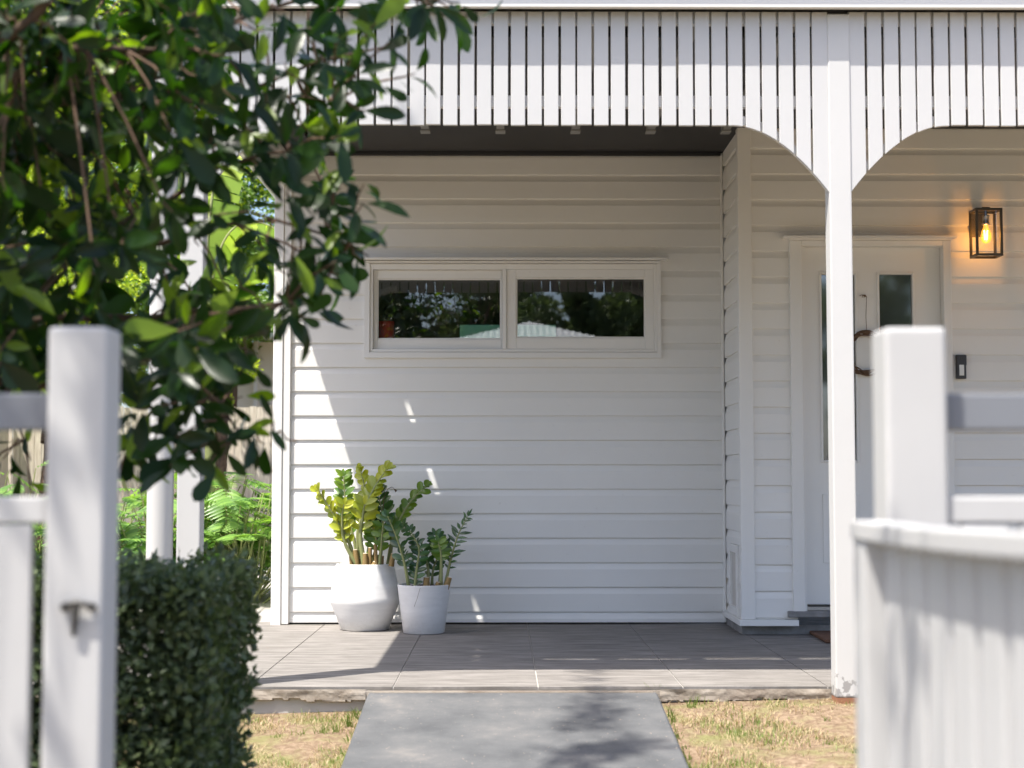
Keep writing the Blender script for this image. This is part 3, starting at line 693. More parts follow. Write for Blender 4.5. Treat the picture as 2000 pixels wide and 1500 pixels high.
# -------------------------------------------------- potted plants
TPL_ROUND = leaf_template(1, .62, 'round', .35, .12); TPL_OVAL = leaf_template(1, .5, 'oval', .35, .18); TPL_LANCE = leaf_template(1, .26, 'lance', .3, .1)
def frond(plant, pxs, Yp, mats, tpl, start, npair, leafsz, r0=.011, compact=.5, dy=0.0, seed=0):
    r = random.Random(seed); n = len(pxs)
    pts = [P(u, v, Yp + dy * i / (n - 1) if n > 1 else Yp) for i, (u, v) in enumerate(pxs)]
    # smooth
    sm = []
    for i in range(25):
        t = i / 24 * (n - 1); k = min(int(t), n - 2); f = t - k
        p0, p1, p2, p3 = pts[max(k - 1, 0)], pts[k], pts[k + 1], pts[min(k + 2, n - 1)]
        sm.append(.5 * ((2 * p1) + (-p0 + p2) * f + (2 * p0 - 5 * p1 + 4 * p2 - p3) * f * f + (-p0 + 3 * p1 - 3 * p2 + p3) * f ** 3))
    m_ = MB(); m_.tube(sm, [1.2 * r0 * (1.15 - .95 * (i / 24) ** .8) for i in range(25)], 8)
    pos, dr_, nr, sz = [], [], [], []
    for k in range(npair):
        t = start + (1 - start) * k / (npair - 1) ; i = min(int(t * 24), 23); p = sm[i].lerp(sm[i + 1], t * 24 - i)
        d_ = (sm[min(i + 1, 24)] - sm[max(i - 1, 0)]).normalized()
        tw = r.uniform(-.5, .5) + (.9 if seed % 2 else 0) 
        side = Vector((math.cos(tw), -math.sin(tw) * .8, 0)); side = (side - d_ * side.dot(d_)).normalized()
        for s_ in (-1, 1):
            dd = (d_ * compact + side * s_ * (1 - compact * .5) + Vector((r.uniform(-.12, .12), r.uniform(-.15, .05), r.uniform(-.08, .12)))).normalized()
            nn = side.cross(d_) ; nn = nn if nn.y < 0 else -nn
            nn = (nn + side * s_ * -.5 + Vector((0, -.2, .25)) + Vector((r.uniform(-.2, .2), 0, r.uniform(-.2, .2))))
            pos.append(p); dr_.append(dd); nr.append(nn); sz.append((1.28 if plant is not big else 1.45) * leafsz * (1 - .3 * (k / npair) ** 2) * r.uniform(.85, 1.12) * (.75 if k == 0 else 1))
    pos.append(sm[-1]); dr_.append((sm[-1] - sm[-3]).normalized()); nr.append(Vector((0, -1, .3))); sz.append(leafsz * .8)
    V, F = leaf_arrays(tpl, np.array([tuple(p) for p in pos]), np.array([tuple(p) for p in dr_]), np.array([tuple(p) for p in nr]), np.array(sz))
    m_.add([tuple(v) for v in V], [tuple(int(a) for a in f) for f in F], 1, True)
    return m_.build('frond', ['stem', mats], plant)
def stub(plant, u, v0, v1, Yp, r=.012, lean=0):
    r *= 1.35
    a, b = P(u, v0, Yp), P(u + lean, v1, Yp); m_ = MB(); m_.tube([a, a.lerp(b, .5), b], [r * 1.1, r, r * .85], 10, 0); m_.tube([b, b + (b - a).normalized() * .003], [r * .86, r * .7], 10, 1)
    return m_.build('cut_stub', ['stembrown', 'stemcut'], plant)
# big pot
pc = PZ(711, 1226, 0); py = 8.82; pcx = X(713, 1170, py)
big = thing('potted_plant', (pcx, py, 0), 'large faceted white pot of yellow-green fleshy stems standing half in the sun', 'potted plant', None)
S = py / 2990
R = lambda px: px * S
prof = [(0, .001), (R(44), .001), (R(47), .006), (R(56), R(26)), (R(67), R(52)), (R(68.5), R(58)), (R(67.5), R(65)), (R(62), R(96)), (R(56), R(125)), (R(54.5), R(127.5)), (R(52), R(127.5)), (R(51), R(122)), (R(50), R(112)), (0.001, R(112))]
mb = MB(); mb.lathe(prof[:-2] + [(R(50), R(110))], (pcx, py), 72); mb.build('pot', 'pot_big', big)
soilz = R(118); mb = MB(); mb.lathe([(0.001, soilz), (R(25), soilz + .006), (R(51.2), soilz)], (pcx, py), 30); mb.build('soil', 'soil', big)
F_ = lambda *a, **k: frond(big, *a, **k)
F_([(694, 1108), (682, 1060), (655, 1010), (622, 958)], 8.74, 'zz_yellow', TPL_ROUND, .34, 11, .052, .012, .62, -.03, seed=1)
F_([(703, 1108), (690, 1050), (676, 990), (671, 930)], 8.83, 'zz_green', TPL_OVAL, .38, 12, .058, .010, .6, .04, seed=2)
F_([(698, 1106), (672, 1056), (668, 1010), (672, 985)], 8.72, 'zz_yellow', TPL_OVAL, .35, 6, .055, .010, .5, -.04, seed=12)
F_([(716, 1108), (722, 1050), (718, 980), (704, 918)], 8.84, 'zz_yellow', TPL_ROUND, .3, 13, .054, .011, .6, .02, seed=3)
F_([(705, 1108), (700, 1040), (715, 990), (733, 950), (756, 916)], 8.78, 'zz_yellow', TPL_ROUND, .32, 13, .060, .013, .6, -.02, seed=5)
F_([(738, 1108), (748, 1050), (746, 1000), (738, 962)], 8.88, 'zz_dark', TPL_OVAL, .3, 10, .064, .010, .55, .04, seed=4)
F_([(758, 1108), (768, 1050), (795, 990), (832, 950)], 8.84, 'zz_green', TPL_ROUND, .30, 13, .052, .012, .62, 0, seed=7)
F_([(741, 1108), (745, 1060), (749, 1015)], 8.70, 'zz_green', TPL_OVAL, .45, 4, .045, .008, .3, -.02, seed=8)
F_([(725, 1108), (735, 1060), (728, 1030)], 8.76, 'zz_green', TPL_OVAL, .2, 6, .055, .009, .4, -.02, seed=6)
F_([(712, 1108), (704, 1050), (708, 1010), (712, 985)], 8.72, 'zz_yellow', TPL_OVAL, .45, 4, .07, .013, .5, -.02, seed=10)
for (u, v0, v1, r_, l_) in ((697, 1108, 1066, .012, -3), (713, 1108, 1073, .012, 0), (709, 1108, 1082, .010, -4), (729, 1108, 1090, .012, 4), (744, 1108, 1078, .010, 2), (722, 1106, 1062, .009, 1), (764, 1106, 1074, .011, 4), (688, 1106, 1078, .009, -3), (735, 1104, 1055, .008, -2)):
    stub(big, u, v0, v1 + 8, 8.72 + random.uniform(-.02, .05), r_, l_)
q = MB(); q.tube([P(748, 1000, 8.8), P(750, 972, 8.79), P(757, 955, 8.78), P(766, 951, 8.78), P(770, 955, 8.78)], [.0022, .002, .0018, .0016, .0015], 6); q.tube([P(770, 955, 8.78), P(774, 960, 8.78)], [.002, .007], 6); q.build('dried_stalk', 'twig', big)
# small pot
sy = 8.62; scx = X(828, 1200, sy); S = sy / 2990
sm_ = thing('potted_plant', (scx, sy, 0), 'smaller tapered white pot of dark green fleshy stems standing in the shade', 'potted plant', None)
ht = R(94)
prof = [(0, .001), (R(38), .001), (R(40), .005), (R(46), ht * .5), (R(51.5), ht - .004), (R(51.5), ht), (R(48.5), ht), (R(48), ht - .015), (R(47), ht - .05)]
mb = MB(); mb.lathe(prof, (scx, sy), 64); mb.build('pot', 'pot_small', sm_)
mb = MB(); mb.lathe([(0.001, ht - .012), (R(25), ht - .006), (R(48), ht - .014)], (scx, sy), 30); mb.build('soil', 'soil', sm_)
F2 = lambda *a, **k: frond(sm_, *a, **k)
F2([(799, 1150), (790, 1100), (775, 1050), (757, 1008)], 8.60, 'zz_dark', TPL_OVAL, .3, 10, .058, .009, .5, -.05, seed=21)
F2([(810, 1150), (814, 1110), (818, 1070), (800, 1035)], 8.58, 'zz_dark', TPL_OVAL, .1, 11, .048, .008, .4, .0, seed=22)
F2([(834, 1150), (836, 1110), (822, 1070), (788, 1030)], 8.64, 'zz_dark', TPL_OVAL, .35, 10, .058, .009, .45, .04, seed=23)
F2([(861, 1150), (862, 1110), (861, 1080), (856, 1058)], 8.60, 'zz_green', TPL_OVAL, .5, 7, .05, .009, .3, .0, seed=24)
F2([(858, 1150), (861, 1100), (858, 1070), (850, 1045)], 8.66, 'zz_dark', TPL_OVAL, .5, 6, .055, .008, .35, .0, seed=34)
F2([(868, 1150), (880, 1095), (895, 1045), (914, 1008)], 8.62, 'zz_dark', TPL_LANCE, .25, 13, .062, .008, .35, .0, seed=25)
F2([(843, 1150), (848, 1105), (872, 1062)], 8.70, 'zz_dark', TPL_OVAL, .3, 7, .05, .008, .4, .0, seed=26)
F2([(812, 1150), (806, 1110), (790, 1080)], 8.66, 'zz_dark', TPL_LANCE, .2, 8, .05, .006, .3, .0, seed=27)
for (u, v1, r_, l_) in ((833, 1128, .014, 0), (853, 1137, .011, 3), (870, 1128, .012, 8)): stub(sm_, u, 1152, v1, 8.58, r_, l_)
q = MB(); q.tube([P(824, 1147, 8.5), P(820, 1150, 8.46), P(815, 1168, 8.45), P(809, 1185, 8.46)], .0009, 4); q.build('dried_stalk', 'twig', sm_)

# -------------------------------------------------- front fence, posts and gate
YF = 2.35
zt_post = Z(638, YF)
def fence(x0, x1, xo, label, post_u):
    """post between x0..x1; panel from the post out to xo"""
    th = thing('picket_fence', ((x0 + x1) / 2, YF + .045, -.53), label, 'fence')
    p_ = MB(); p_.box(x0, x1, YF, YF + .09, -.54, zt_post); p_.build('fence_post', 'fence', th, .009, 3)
    s_ = 1 if xo > x1 else -1; a = x1 if s_ > 0 else x0
    lo, hi = min(a, xo) + (.0005 if s_ > 0 else 0), max(a, xo) - (.0005 if s_ < 0 else 0)
    ytop = 2.37
    MB().box(lo, hi, YF + .035, YF + .085, Z(840, YF + .03), Z(768, YF + .03)).build('top_rail', 'fence_grey', th, .004, 2)
    r1, r0 = Z(970, YF + .02), Z(1022, YF + .02)
    MB().box(lo, hi, YF + .012, YF + .06, r0, r1).build('rail', 'fence', th, .004, 2)
    MB().box(lo, hi, YF + .012, YF + .06, -.42, -.37).build('rail', 'fence', th, .004, 2)
    w = .07; gap = .022
    x = (a - .024 - w) if s_ < 0 else (a + .024)
    while (x > xo + .05) if s_ < 0 else (x + w < xo - .05):
        MB().box(x, x + w, YF + .014, YF + .032, -.47, r0 - .001).build('picket', 'fence', th, .003, 2)
        x += s_ * (w + gap)
        if abs(x) > 3.0 : break
    far = xo - .09 * s_
    p_ = MB(); p_.box(min(xo, xo + .09 * s_), max(xo, xo + .09 * s_), YF, YF + .09, -.54, zt_post); p_.build('fence_post', 'fence', th, .009, 3)
    return th
lf0, lf1 = X(89, 900, YF), X(206, 900, YF)
rf0, rf1 = X(1732, 900, YF), X(1853, 900, YF)
fl_ = fence(lf0, lf1, -3.1, 'white picket fence with a hooked latch on its post, left of the gateway', None)
fr2 = fence(rf0, rf1, 3.1, 'white picket fence behind the open gate, right of the gateway', None)
# latch hook on the left post
lp = P(152, 1190, YF - .004); q = MB()
q.tube([(lp.x - .018, YF + .001, lp.z + .004), (lp.x - .018, YF - .012, lp.z + .004)], .007, 10)
q.tube([(lp.x + .022, YF + .001, lp.z + .004), (lp.x + .022, YF - .014, lp.z + .004)], .006, 10)
q.tube([(lp.x - .02, YF - .010, lp.z + .006), (lp.x + .0, YF - .013, lp.z + .012), (lp.x + .022, YF - .010, lp.z + .005)], .0045, 8)
q.tube([(lp.x + .0, YF - .010, lp.z + .006), (lp.x - .003, YF - .010, lp.z - .02), (lp.x - .006, YF - .006, lp.z - .04)], [.0055, .005, .0025], 8)
q.build('latch', 'black', fl_)
# gate swung open towards the street
gx = X(1681, 1040, 2.22)
gate = thing('garden_gate', (gx + .02, 2.24, -.45), 'white picket gate swung open towards the street in front of the right post', 'gate')
gz1 = Z(1018, 2.22); GY0, GY1 = 1.16, 2.27
def capz(y): return .009 * max(0, (2.12 - y) / .62) ** 2
q = MB(); ysq = np.linspace(GY0, GY1, 19); vs = []
for y in ysq: vs += [(gx - .004, y, gz1 - .028 + capz(y)), (gx + .052, y, gz1 - .028 + capz(y)), (gx + .052, y, gz1 + capz(y)), (gx - .004, y, gz1 + capz(y))]
q.add(vs, [(4 * i + a, 4 * i + (a + 1) % 4, 4 * i + 4 + (a + 1) % 4, 4 * i + 4 + a) for i in range(18) for a in range(4)] + [(0, 3, 2, 1), (72, 73, 74, 75)]); q.build('top_rail', 'fence', gate, .004, 2)
MB().box(gx + .0, gx + .045, GY1 - .07, GY1 - .002, -.40, gz1 - .0285).build('stile', 'fence', gate, .004, 2)
MB().box(gx + .0, gx + .045, GY0 + .002, GY0 + .07, -.40, gz1 - .0285 + capz(GY0 + .07)).build('stile', 'fence', gate, .004, 2)
MB().box(gx + .004, gx + .026, GY0 + .071, GY1 - .071, -.36, -.29).build('rail', 'fence', gate, .004)
npk = 9; y = GY0 + .074; stp = (GY1 - .072 - y) / npk; wpk = stp - .028
for i in range(npk):
    MB().box(gx + .026, gx + .044, y + .014, y + .014 + wpk, -.39, gz1 - .029 + capz(y + stp)).build('picket', 'fence', gate, .004, 2); y += stp
for z in (.6, -.25):
    MB().box(gx + .01, rf0 - .001, 2.272, 2.278, z, z + .03).build('hinge', 'black', gate)

# -------------------------------------------------- clipped hedge
hedge = thing('hedge', (-1.9, 4.1, -.35), 'clipped dark green box hedge behind the left fence', 'hedge')
hx0, hx1 = -4.2, X(508, 1100, 4.0) - .075; hy0, hy1 = 3.72, 4.45; hz0, hz1 = -.30, Z(1098, 3.9) - .035
n = 95000
pos = np.empty((n, 3)); t = rng.random(n)
def hr(z): return hx1 - .065 * (1 - (z - hz0) / (hz1 - hz0)) - .03
pz = hz0 + (hz1 - hz0) * rng.random(n); px = hx0 + (hx1 - hx0) * rng.random(n) ** .62; pyy = hy0 + (hy1 - hy0) * rng.random(n)
face = rng.random(n); dpt = np.abs(rng.normal(0, .06, n))
hrz = hx1 - .07 * (1 - (pz - hz0) / (hz1 - hz0))
wob = .03 * np.sin(px * 9 + pz * 7) + .02 * np.sin(px * 23 + pyy * 9) + .012 * np.sin(pz * 31)
k1 = face < .45; pyy[k1] = hy0 + dpt[k1] + wob[k1]
k2 = (face >= .45) & (face < .62); pz[k2] = hz1 - dpt[k2] + wob[k2]
k3 = (face >= .62) & (face < .72); px[k3] = hrz[k3] - dpt[k3] + wob[k3]
px = np.minimum(px, hrz + .02)
pos = np.stack([px, pyy, pz], 1); dirs = rnd_unit(n) + np.array([0, -.5, .4]); nr = rnd_unit(n) + np.array([0, -.3, .5])
V, F = leaf_arrays(QUADLEAF, pos, dirs, nr, rng.uniform(.024, .040, n)); fast_mesh('foliage', V, F, 'hedgeleaf', hedge, smooth=False)
q = MB()
for i in range(150):
    x = hx0 + (hx1 - .15 - hx0) * random.random() ** .6; y = random.uniform(hy0 + .15, hy1 - .1); b = Vector((x, y, -.42))
    e1 = b + Vector((random.uniform(-.12, .12), random.uniform(-.1, .1), random.uniform(.45, .6))); e2 = e1 + Vector((random.uniform(-.15, .15), random.uniform(-.12, .12), random.uniform(.3, .42)))
    e2.x = min(e2.x, hx1 - .03)
    q.tube([b, e1, e2], [.008, .005, .002], 5)
q.build('branch', 'bark', hedge)

# -------------------------------------------------- the big broad-leaved tree at the left
tree = thing('broadleaf_tree', (-2.35, 3.9, -.35), 'dark broad-leaved tree hanging over the hedge and the left end of the veranda', 'tree')
q = MB(); q.tube([(-2.35, 3.9, -.42), (-2.33, 3.88, .5), (-2.25, 3.82, 1.3), (-2.1, 3.75, 2.1), (-1.9, 3.6, 3.0), (-1.6, 3.4, 3.7)], [.11, .095, .085, .07, .05, .03], 14); q.build('trunk', 'bark', tree)
TY = 3.5
def br(pts, r0, r1):
    n = len(pts); return (pts, [r0 + (r1 - r0) * i / (n - 1) for i in range(n)])
tr = Vector((-2.2, 3.8, 1.5)); tr2 = Vector((-2.05, 3.7, 2.3))
branches = [
    br([tr, P(-60, 230, 3.5), P(40, 145, 3.3), P(130, 100, 3.25), P(205, 85, 3.25)], .03, .012),
    br([P(190, 95, 3.3), P(300, 100, 3.4), P(400, 70, 3.5), P(480, 32, 3.55), P(600, -5, 3.6), P(760, -25, 3.6), P(850, 15, 3.6)], .014, .004),
    br([tr2, P(-40, 120, 3.3), P(60, 40, 3.1), P(110, -20, 3.1), P(300, -160, 3.1)], .03, .012),
    br([tr, P(-50, 500, 3.7), P(100, 500, 3.7), P(180, 470, 3.6), P(260, 425, 3.6), P(310, 405, 3.6), P(420, 330, 3.6), P(520, 300, 3.6), P(620, 290, 3.6)], .026, .004),
    br([P(180, 470, 3.6), P(300, 480, 3.7), P(420, 440, 3.7), P(540, 430, 3.6), P(640, 460, 3.6), P(720, 500, 3.6)], .012, .003),
    br([tr, P(-60, 330, 3.8), P(60, 200, 3.9), P(200, 200, 3.8), P(330, 205, 3.7), P(480, 180, 3.7), P(620, 120, 3.7), P(760, 90, 3.7)], .022, .004),
    br([Vector((-2.3, 3.86, 1.1)), P(-60, 640, 3.7), P(120, 620, 3.7), P(300, 620, 3.7), P(420, 600, 3.6), P(520, 610, 3.55), P(600, 570, 3.5)], .022, .003),
    br([P(300, 620, 3.7), P(380, 690, 3.65), P(430, 790, 3.6), P(470, 850, 3.6), P(520, 845, 3.6), P(550, 855, 3.6)], .010, .002),
    br([P(120, 620, 3.7), P(230, 720, 3.75), P(300, 800, 3.7), P(360, 850, 3.65)], .012, .003),
    br([P(-60, 640, 3.7), P(20, 780, 3.9), P(60, 900, 3.9)], .012, .003),
    br([P(480, 180, 3.7), P(600, 190, 3.6), P(700, 210, 3.6)], .006, .002),
    br([tr2, Vector((-1.6, 3.3, 3.0)), Vector((-1.0, 3.0, 3.5)), Vector((-.4, 2.8, 3.8))], .03, .008),
    br([Vector((-2.0, 3.65, 2.7)), Vector((-1.5, 2.5, 3.3)), Vector((-1.2, 1.6, 3.6)), Vector((-.6, .9, 3.7))], .03, .008),
    br([Vector((-1.7, 3.45, 3.5)), Vector((-2.0, 3.2, 5.2)), Vector((-2.3, 3.1, 6.6)), Vector((-2.35, 3.3, 7.8)), Vector((-2.2, 3.35, 8.0))], .04, .012),
]
q = MB()
for pts, rad in branches:
    q = MB(); q.tube(pts, [r_ * .62 for r_ in rad], 8); q.build('branch', 'bark', tree)
allpts = []
for pts, rad in branches:
    for a, b in zip(pts[:-1], pts[1:]):
        k = max(2, int((Vector(b) - Vector(a)).length / .05))
        for i in range(k): allpts.append(tuple(Vector(a).lerp(Vector(b), i / k)))
AP = np.array(allpts)
clusters = []       # (center, out direction, n leaves, size)
def cl(u, v, Yc, n=9, s=.086, spread=1.0): clusters.append((P(u, v, Yc), n, s, spread))
right = [(862, 28, 4), (903, 30, 3), (880, 5, 5), (835, 8, 6), (720, 60, 6), (820, 25, 5), (745, 95, 8), (790, 150, 6), (765, 30, 6), (690, 150, 9), (655, 90, 9), (600, 75, 10), (560, 140, 9), (640, 205, 9), (700, 215, 6), (590, 245, 9), (650, 270, 7), (560, 290, 8), (660, 350, 9), (700, 380, 8), (625, 400, 9), (700, 410, 5), (560, 380, 8), (690, 495, 8), (640, 520, 7), (600, 560, 9), (620, 590, 6), (570, 500, 8), (520, 470, 4), (500, 320, 5), (470, 560, 5), (520, 630, 6), (480, 690, 8), (440, 600, 9), (455, 780, 6), (420, 830, 7), (390, 700, 9), (380, 790, 9), (350, 850, 8), (300, 860, 8), (330, 760, 10), (470, 850, 4), (530, 830, 3), (430, 900, 4), (505, 862, 2), (560, 858, 1), (340, 905, 4), (400, 915, 3), (240, 900, 6), (480, 250, 9), (520, 200, 9), (440, 180, 8), (450, 120, 5), (520, 90, 4), (500, 60, 4), (545, 20, 4), (660, 20, 5), (410, 280, 7), (420, 420, 5), (380, 470, 4), (340, 560, 5), (280, 800, 9), (250, 870, 8), (350, 640, 8)]
for u, v, n_ in right:
    cl(u, v, random.uniform(3.35, 3.75), n_)
    if 560 < u < 700 and v < 600 : cl(u + random.uniform(-40, 25), v + random.uniform(-35, 35), random.uniform(3.4, 4.2), 8)
for i in range(350):
    u = random.uniform(-120, 440); v = random.uniform(-80, 760)
    gap = (330 < u < 430 and 330 < v < 560) or (0 < u < 290 and 260 < v < 600 and random.random() < .36) or (210 < u < 330 and 420 < v < 720 and random.random() < .65) or random.random() < .08
    if gap: continue
    cl(u, v, random.uniform(3.1, 4.5), 10, .090)
for (u, v) in ((20, 880), (60, 960), (-30, 800), (10, 735), (90, 700), (60, 720), (-40, 930)): cl(u, v, 3.9, 5, .07)
# crown above and beside the frame: it shades the fence and dapples the path
def crown_pt():
    while True:
        p = Vector((random.uniform(-3.6, .2), random.uniform(.6, 5.4), random.uniform(2.5, 4.6)))
        c = Vector((-1.6, 2.9, 3.4)); d_ = p - c
        if (d_.x / 2.0) ** 2 + (d_.y / 2.5) ** 2 + (d_.z / 1.2) ** 2 > 1: continue
        # out of the photographed cone
        u_ = p.x / p.y; w2 = (p.z - CAM.z) / p.y
        if w2 < .36 and u_ > -.40: continue
        # where its shade would fall on the battens, keep it clear
        tt = (6.285 - p.y) / .29; 
        zz_ = p.z - tt; xx_ = p.x + .34 * tt
        if zz_ > -.3 and xx_ > -1.8: continue
        if p.y + .29 * (p.z + .1) > 4.7: continue
        return p
for i in range(420): clusters.append((crown_pt(), 9, .085, 1.3))
for (u, v, n_) in ((1172, 1335, 5), (1168, 1352, 6), (1160, 1385, 10), (1185, 1395, 8), (1150, 1425, 9), (1140, 1460, 12), (1200, 1465, 8), (1120, 1495, 12), (1180, 1505, 12), (1235, 1455, 5), (1265, 1495, 5), (1160, 1410, 8), (1175, 1370, 7), (1130, 1475, 9), (1040, 1540, 12), (1450, 1500, 8), (1500, 1530, 10)):
    clusters.append((PZ(u, v, -.06 if v < 1400 else -.1) - SUN * (8.6 + random.uniform(-.5, .5)), int(n_ * 2.6), .12, 1.6))
for i in range(26):     # low side of the crown beyond the left edge of the frame
    clusters.append((Vector((random.uniform(-3.2, -2.0), random.uniform(3.0, 4.8), random.uniform(.9, 2.8))), 9, .085, 1.3))
TPL = leaf_template(1, .36, 'tree', .28, .16)
pos, dirs, nr, sz = [], [], [], []; tw = MB()
for c, n_, s_, spd in clusters:
    d2 = ((AP - np.array(c)) ** 2).sum(1); j = int(d2.argmin()); a = Vector(AP[j]); dist = math.sqrt(d2[j])
    ax = (c - a); 
    if ax.length < .02: ax = Vector((random.uniform(-.3, 1), random.uniform(-.5, .5), random.uniform(-.2, .6)))
    if dist > .55: a = c - ax.normalized() * .4
    ax.normalize(); ax = (ax + Vector((.35, -.1, .05))).normalized()
    tip = c + ax * .03
    tw.tube([a, a.lerp(c, .5) + Vector((0, 0, .015)), c, tip], [.004, .003, .0025, .0015], 5)
    for k in range(n_):
        t = k / max(n_ - 1, 1); p = c.lerp(tip, t) - ax * .10 * (1 - t) * spd * .9
        ang = k * 2.4 + random.uniform(-.4, .4)
        ref = Vector((0, 0, 1)) if abs(ax.z) < .8 else Vector((1, 0, 0)); e1 = ax.cross(ref).normalized(); e2 = ax.cross(e1)
        rad = e1 * math.cos(ang) + e2 * math.sin(ang)
        dd = (ax * random.uniform(.2, .9) + rad * random.uniform(.6, 1.1) + Vector((0, 0, random.uniform(-.75, .25)))).normalized()
        pos.append(tuple(p + dd * .01)); dirs.append(tuple(dd)); nn = ax - rad * .3 + Vector((random.uniform(-.6, .6), random.uniform(-.6, .3), random.uniform(0, .9)))
        nr.append(tuple(nn)); sz.append(s_ * random.uniform(.72, 1.2))
pos, dirs, nr, sz = map(np.array, (pos, dirs, nr, sz)); sz = sz * rng.uniform(.74, 1.2, len(sz)); kinds = rng.integers(0, 4, len(pos)); Vl, Fl, o_ = [], [], 0
for kk, tpl_ in enumerate((TPL, leaf_template(1, .44, 'obovate', .12, -.05), leaf_template(1, .30, 'tree', .5, .42), leaf_template(1, .38, 'oval', .35, .25))):
    m_k = kinds == kk; V_, F_ = leaf_arrays(tpl_, pos[m_k], dirs[m_k], nr[m_k], sz[m_k]); Vl.append(V_); Fl.append(F_ + o_); o_ += len(V_)
V, F = np.concatenate(Vl), np.concatenate(Fl)
tf = [f for f in tw.f if len(f) == 4]; nl = len(F)
F = np.concatenate([F, np.array(tf) + len(V)]); V = np.concatenate([V, np.array(tw.v)])
fast_mesh('crown', V, F, ['leaf', 'twig'], tree, np.array([0] * nl + [1] * len(tf)))

# -------------------------------------------------- garden behind: trees, shrubs, palms
def bush_tree(name, c, r, n, leaf, mat_, label, cat, group=None, trunk=True, lsize=(.05, .09), clumps=26, zbase=-.15, seed=0):
    rg = np.random.default_rng(seed); th = thing(name, (c[0], c[1], zbase), label, cat, group)
    cc = rg.normal(size=(clumps, 3)); cc /= np.linalg.norm(cc, axis=1, keepdims=True); cc *= rg.random((clumps, 1)) ** .5 * .85
    cc = cc * np.array(r) + np.array(c); cr = rg.uniform(.16, .34, clumps) * min(r[0], r[2])
    idx = rg.integers(0, clumps, n); d_ = rg.normal(size=(n, 3)); d_ /= np.linalg.norm(d_, axis=1, keepdims=True)
    p_ = cc[idx] + d_ * (cr[idx] * rg.random(n) ** .35)[:, None] * np.array([1.1, 1.1, .75]); p_[:, 2] = np.maximum(p_[:, 2], zbase + .03)
    dirs_ = d_ + rg.normal(size=(n, 3)) * .6 + np.array([0, 0, -.3]); nr_ = rg.normal(size=(n, 3)) * .7 + np.array([-.2, -.4, .8])
    V, F = leaf_arrays(leaf, p_, dirs_, nr_, rg.uniform(*lsize, n)); fast_mesh('crown', V, F, mat_, th, smooth=False)
    if trunk:
        q = MB(); b = Vector((c[0], c[1], zbase)); top = Vector((c[0] + .1, c[1], c[2]))
        q.tube([b, b.lerp(top, .5) + Vector((.08, 0, 0)), top], [.09, .07, .05], 9)
        for k in range(min(10, clumps)):
            e_ = Vector(cc[k]); s0 = b.lerp(top, random.uniform(.55, .95)); q.tube([s0, s0.lerp(e_, .5) + Vector((0, 0, .1)), e_], [.035, .022, .01], 6)
        q.build('trunk', 'bark', th)
    return th
bush_tree('garden_tree', (-5.2, 18.6, 4.6), (2.4, 1.6, 3.2), 46000, QUADLEAF, 'bgleaf', 'bright yellow-green tree behind the paling fence at the far left', 'tree', 'trees beyond the paling fence', seed=1, lsize=(.05, .09), clumps=46)
bush_tree('garden_tree', (-3.4, 18.5, 3.9), (1.6, 1.4, 2.3), 30000, QUADLEAF, 'bgleaf2', 'deep green tree between the bright tree and the pale house', 'tree', 'trees beyond the paling fence', seed=2, lsize=(.06, .1), clumps=34)
bush_tree('garden_tree', (-6.3, 20.5, 5.2), (2.6, 2, 3.6), 30000, QUADLEAF, 'bgleaf2', 'tall dark tree farthest back behind the bright tree', 'tree', 'trees beyond the paling fence', seed=3, lsize=(.08, .13), clumps=40)
bush_tree('garden_shrub', (-2.95, 15.4, 2.5), (.6, .4, 1.3), 9000, QUADLEAF, 'bgleaf', 'upright yellow-green shrub in front of the paling fence beside the posts', 'shrub', seed=5, lsize=(.04, .07), clumps=20)
bush_tree('garden_shrub', (-4.6, 15.2, 2.3), (1.0, .5, 1.3), 14000, QUADLEAF, 'bgleaf', 'broad sunlit shrub in front of the paling fence at the far left', 'shrub', seed=6, lsize=(.04, .07), clumps=26)
bush_tree('garden_tree', (-2.2, 21.5, 3.8), (1.9, 1, 1.7), 26000, QUADLEAF, 'bgleaf2', 'rounded green tree rising behind the pale gabled house', 'tree', 'trees beyond the paling fence', seed=8, lsize=(.08, .13), clumps=30)
# banana leaves
ban = thing('banana_plant', (-2.15, 11.6, -.1), 'banana plant with big torn yellow-green leaves beside the house corner', 'banana plant')
def banana_leaf(base, mid, tip, w, seed):
    r = random.Random(seed); n = 46; V_, F_ = [], []; m_ = MB(); pts = []
    for i in range(n + 1):
        t = i / n; p = base * (1 - t) ** 2 + mid * 2 * t * (1 - t) + tip * t * t; pts.append(p)
    for side in (-1, 1):
        i = 0
        while i < n - 1:
            k = min(r.choice((1, 2, 3, 4)), n - i); droop = r.uniform(.0, .3)
            a, b = pts[i], pts[min(i + k, n)]; d_ = (pts[min(i + 1, n)] - pts[max(i - 1, 0)]).normalized()
            t = i / n; ww = w * (math.sin(math.pi * min(1, t * 1.05 + .03)) ** .5)
            s_ = d_.cross(Vector((0, -.25, 1))).normalized() * side
            e = (s_ * 1.0 + d_ * .35 + Vector((0, 0, -.35 - droop))) * ww
            m_.add([a, b - d_ * .008, b - d_ * .012 + e, a + e * .97, a + e * .5 + Vector((0, 0, .03 * w)), b - d_ * .01 + e * .5 + Vector((0, 0, .03 * w))], [(0, 1, 5, 4), (4, 5, 2, 3)], 0, True)
            i += k
    m_.tube(pts, [.016 * (1 - .8 * i / n) + .002 for i in range(n + 1)], 6, 1)
    return m_.build('banana_leaf', ['banana', 'stem'], ban)
Yb_ = 11.4
bl = [((405, 700), (420, 330), (560, 620), .20), ((400, 720), (400, 380), (480, 400), .22), ((430, 700), (470, 440), (600, 520), .24), ((400, 700), (330, 420), (270, 520), .22), ((400, 700), (350, 300), (330, 300), .22)]
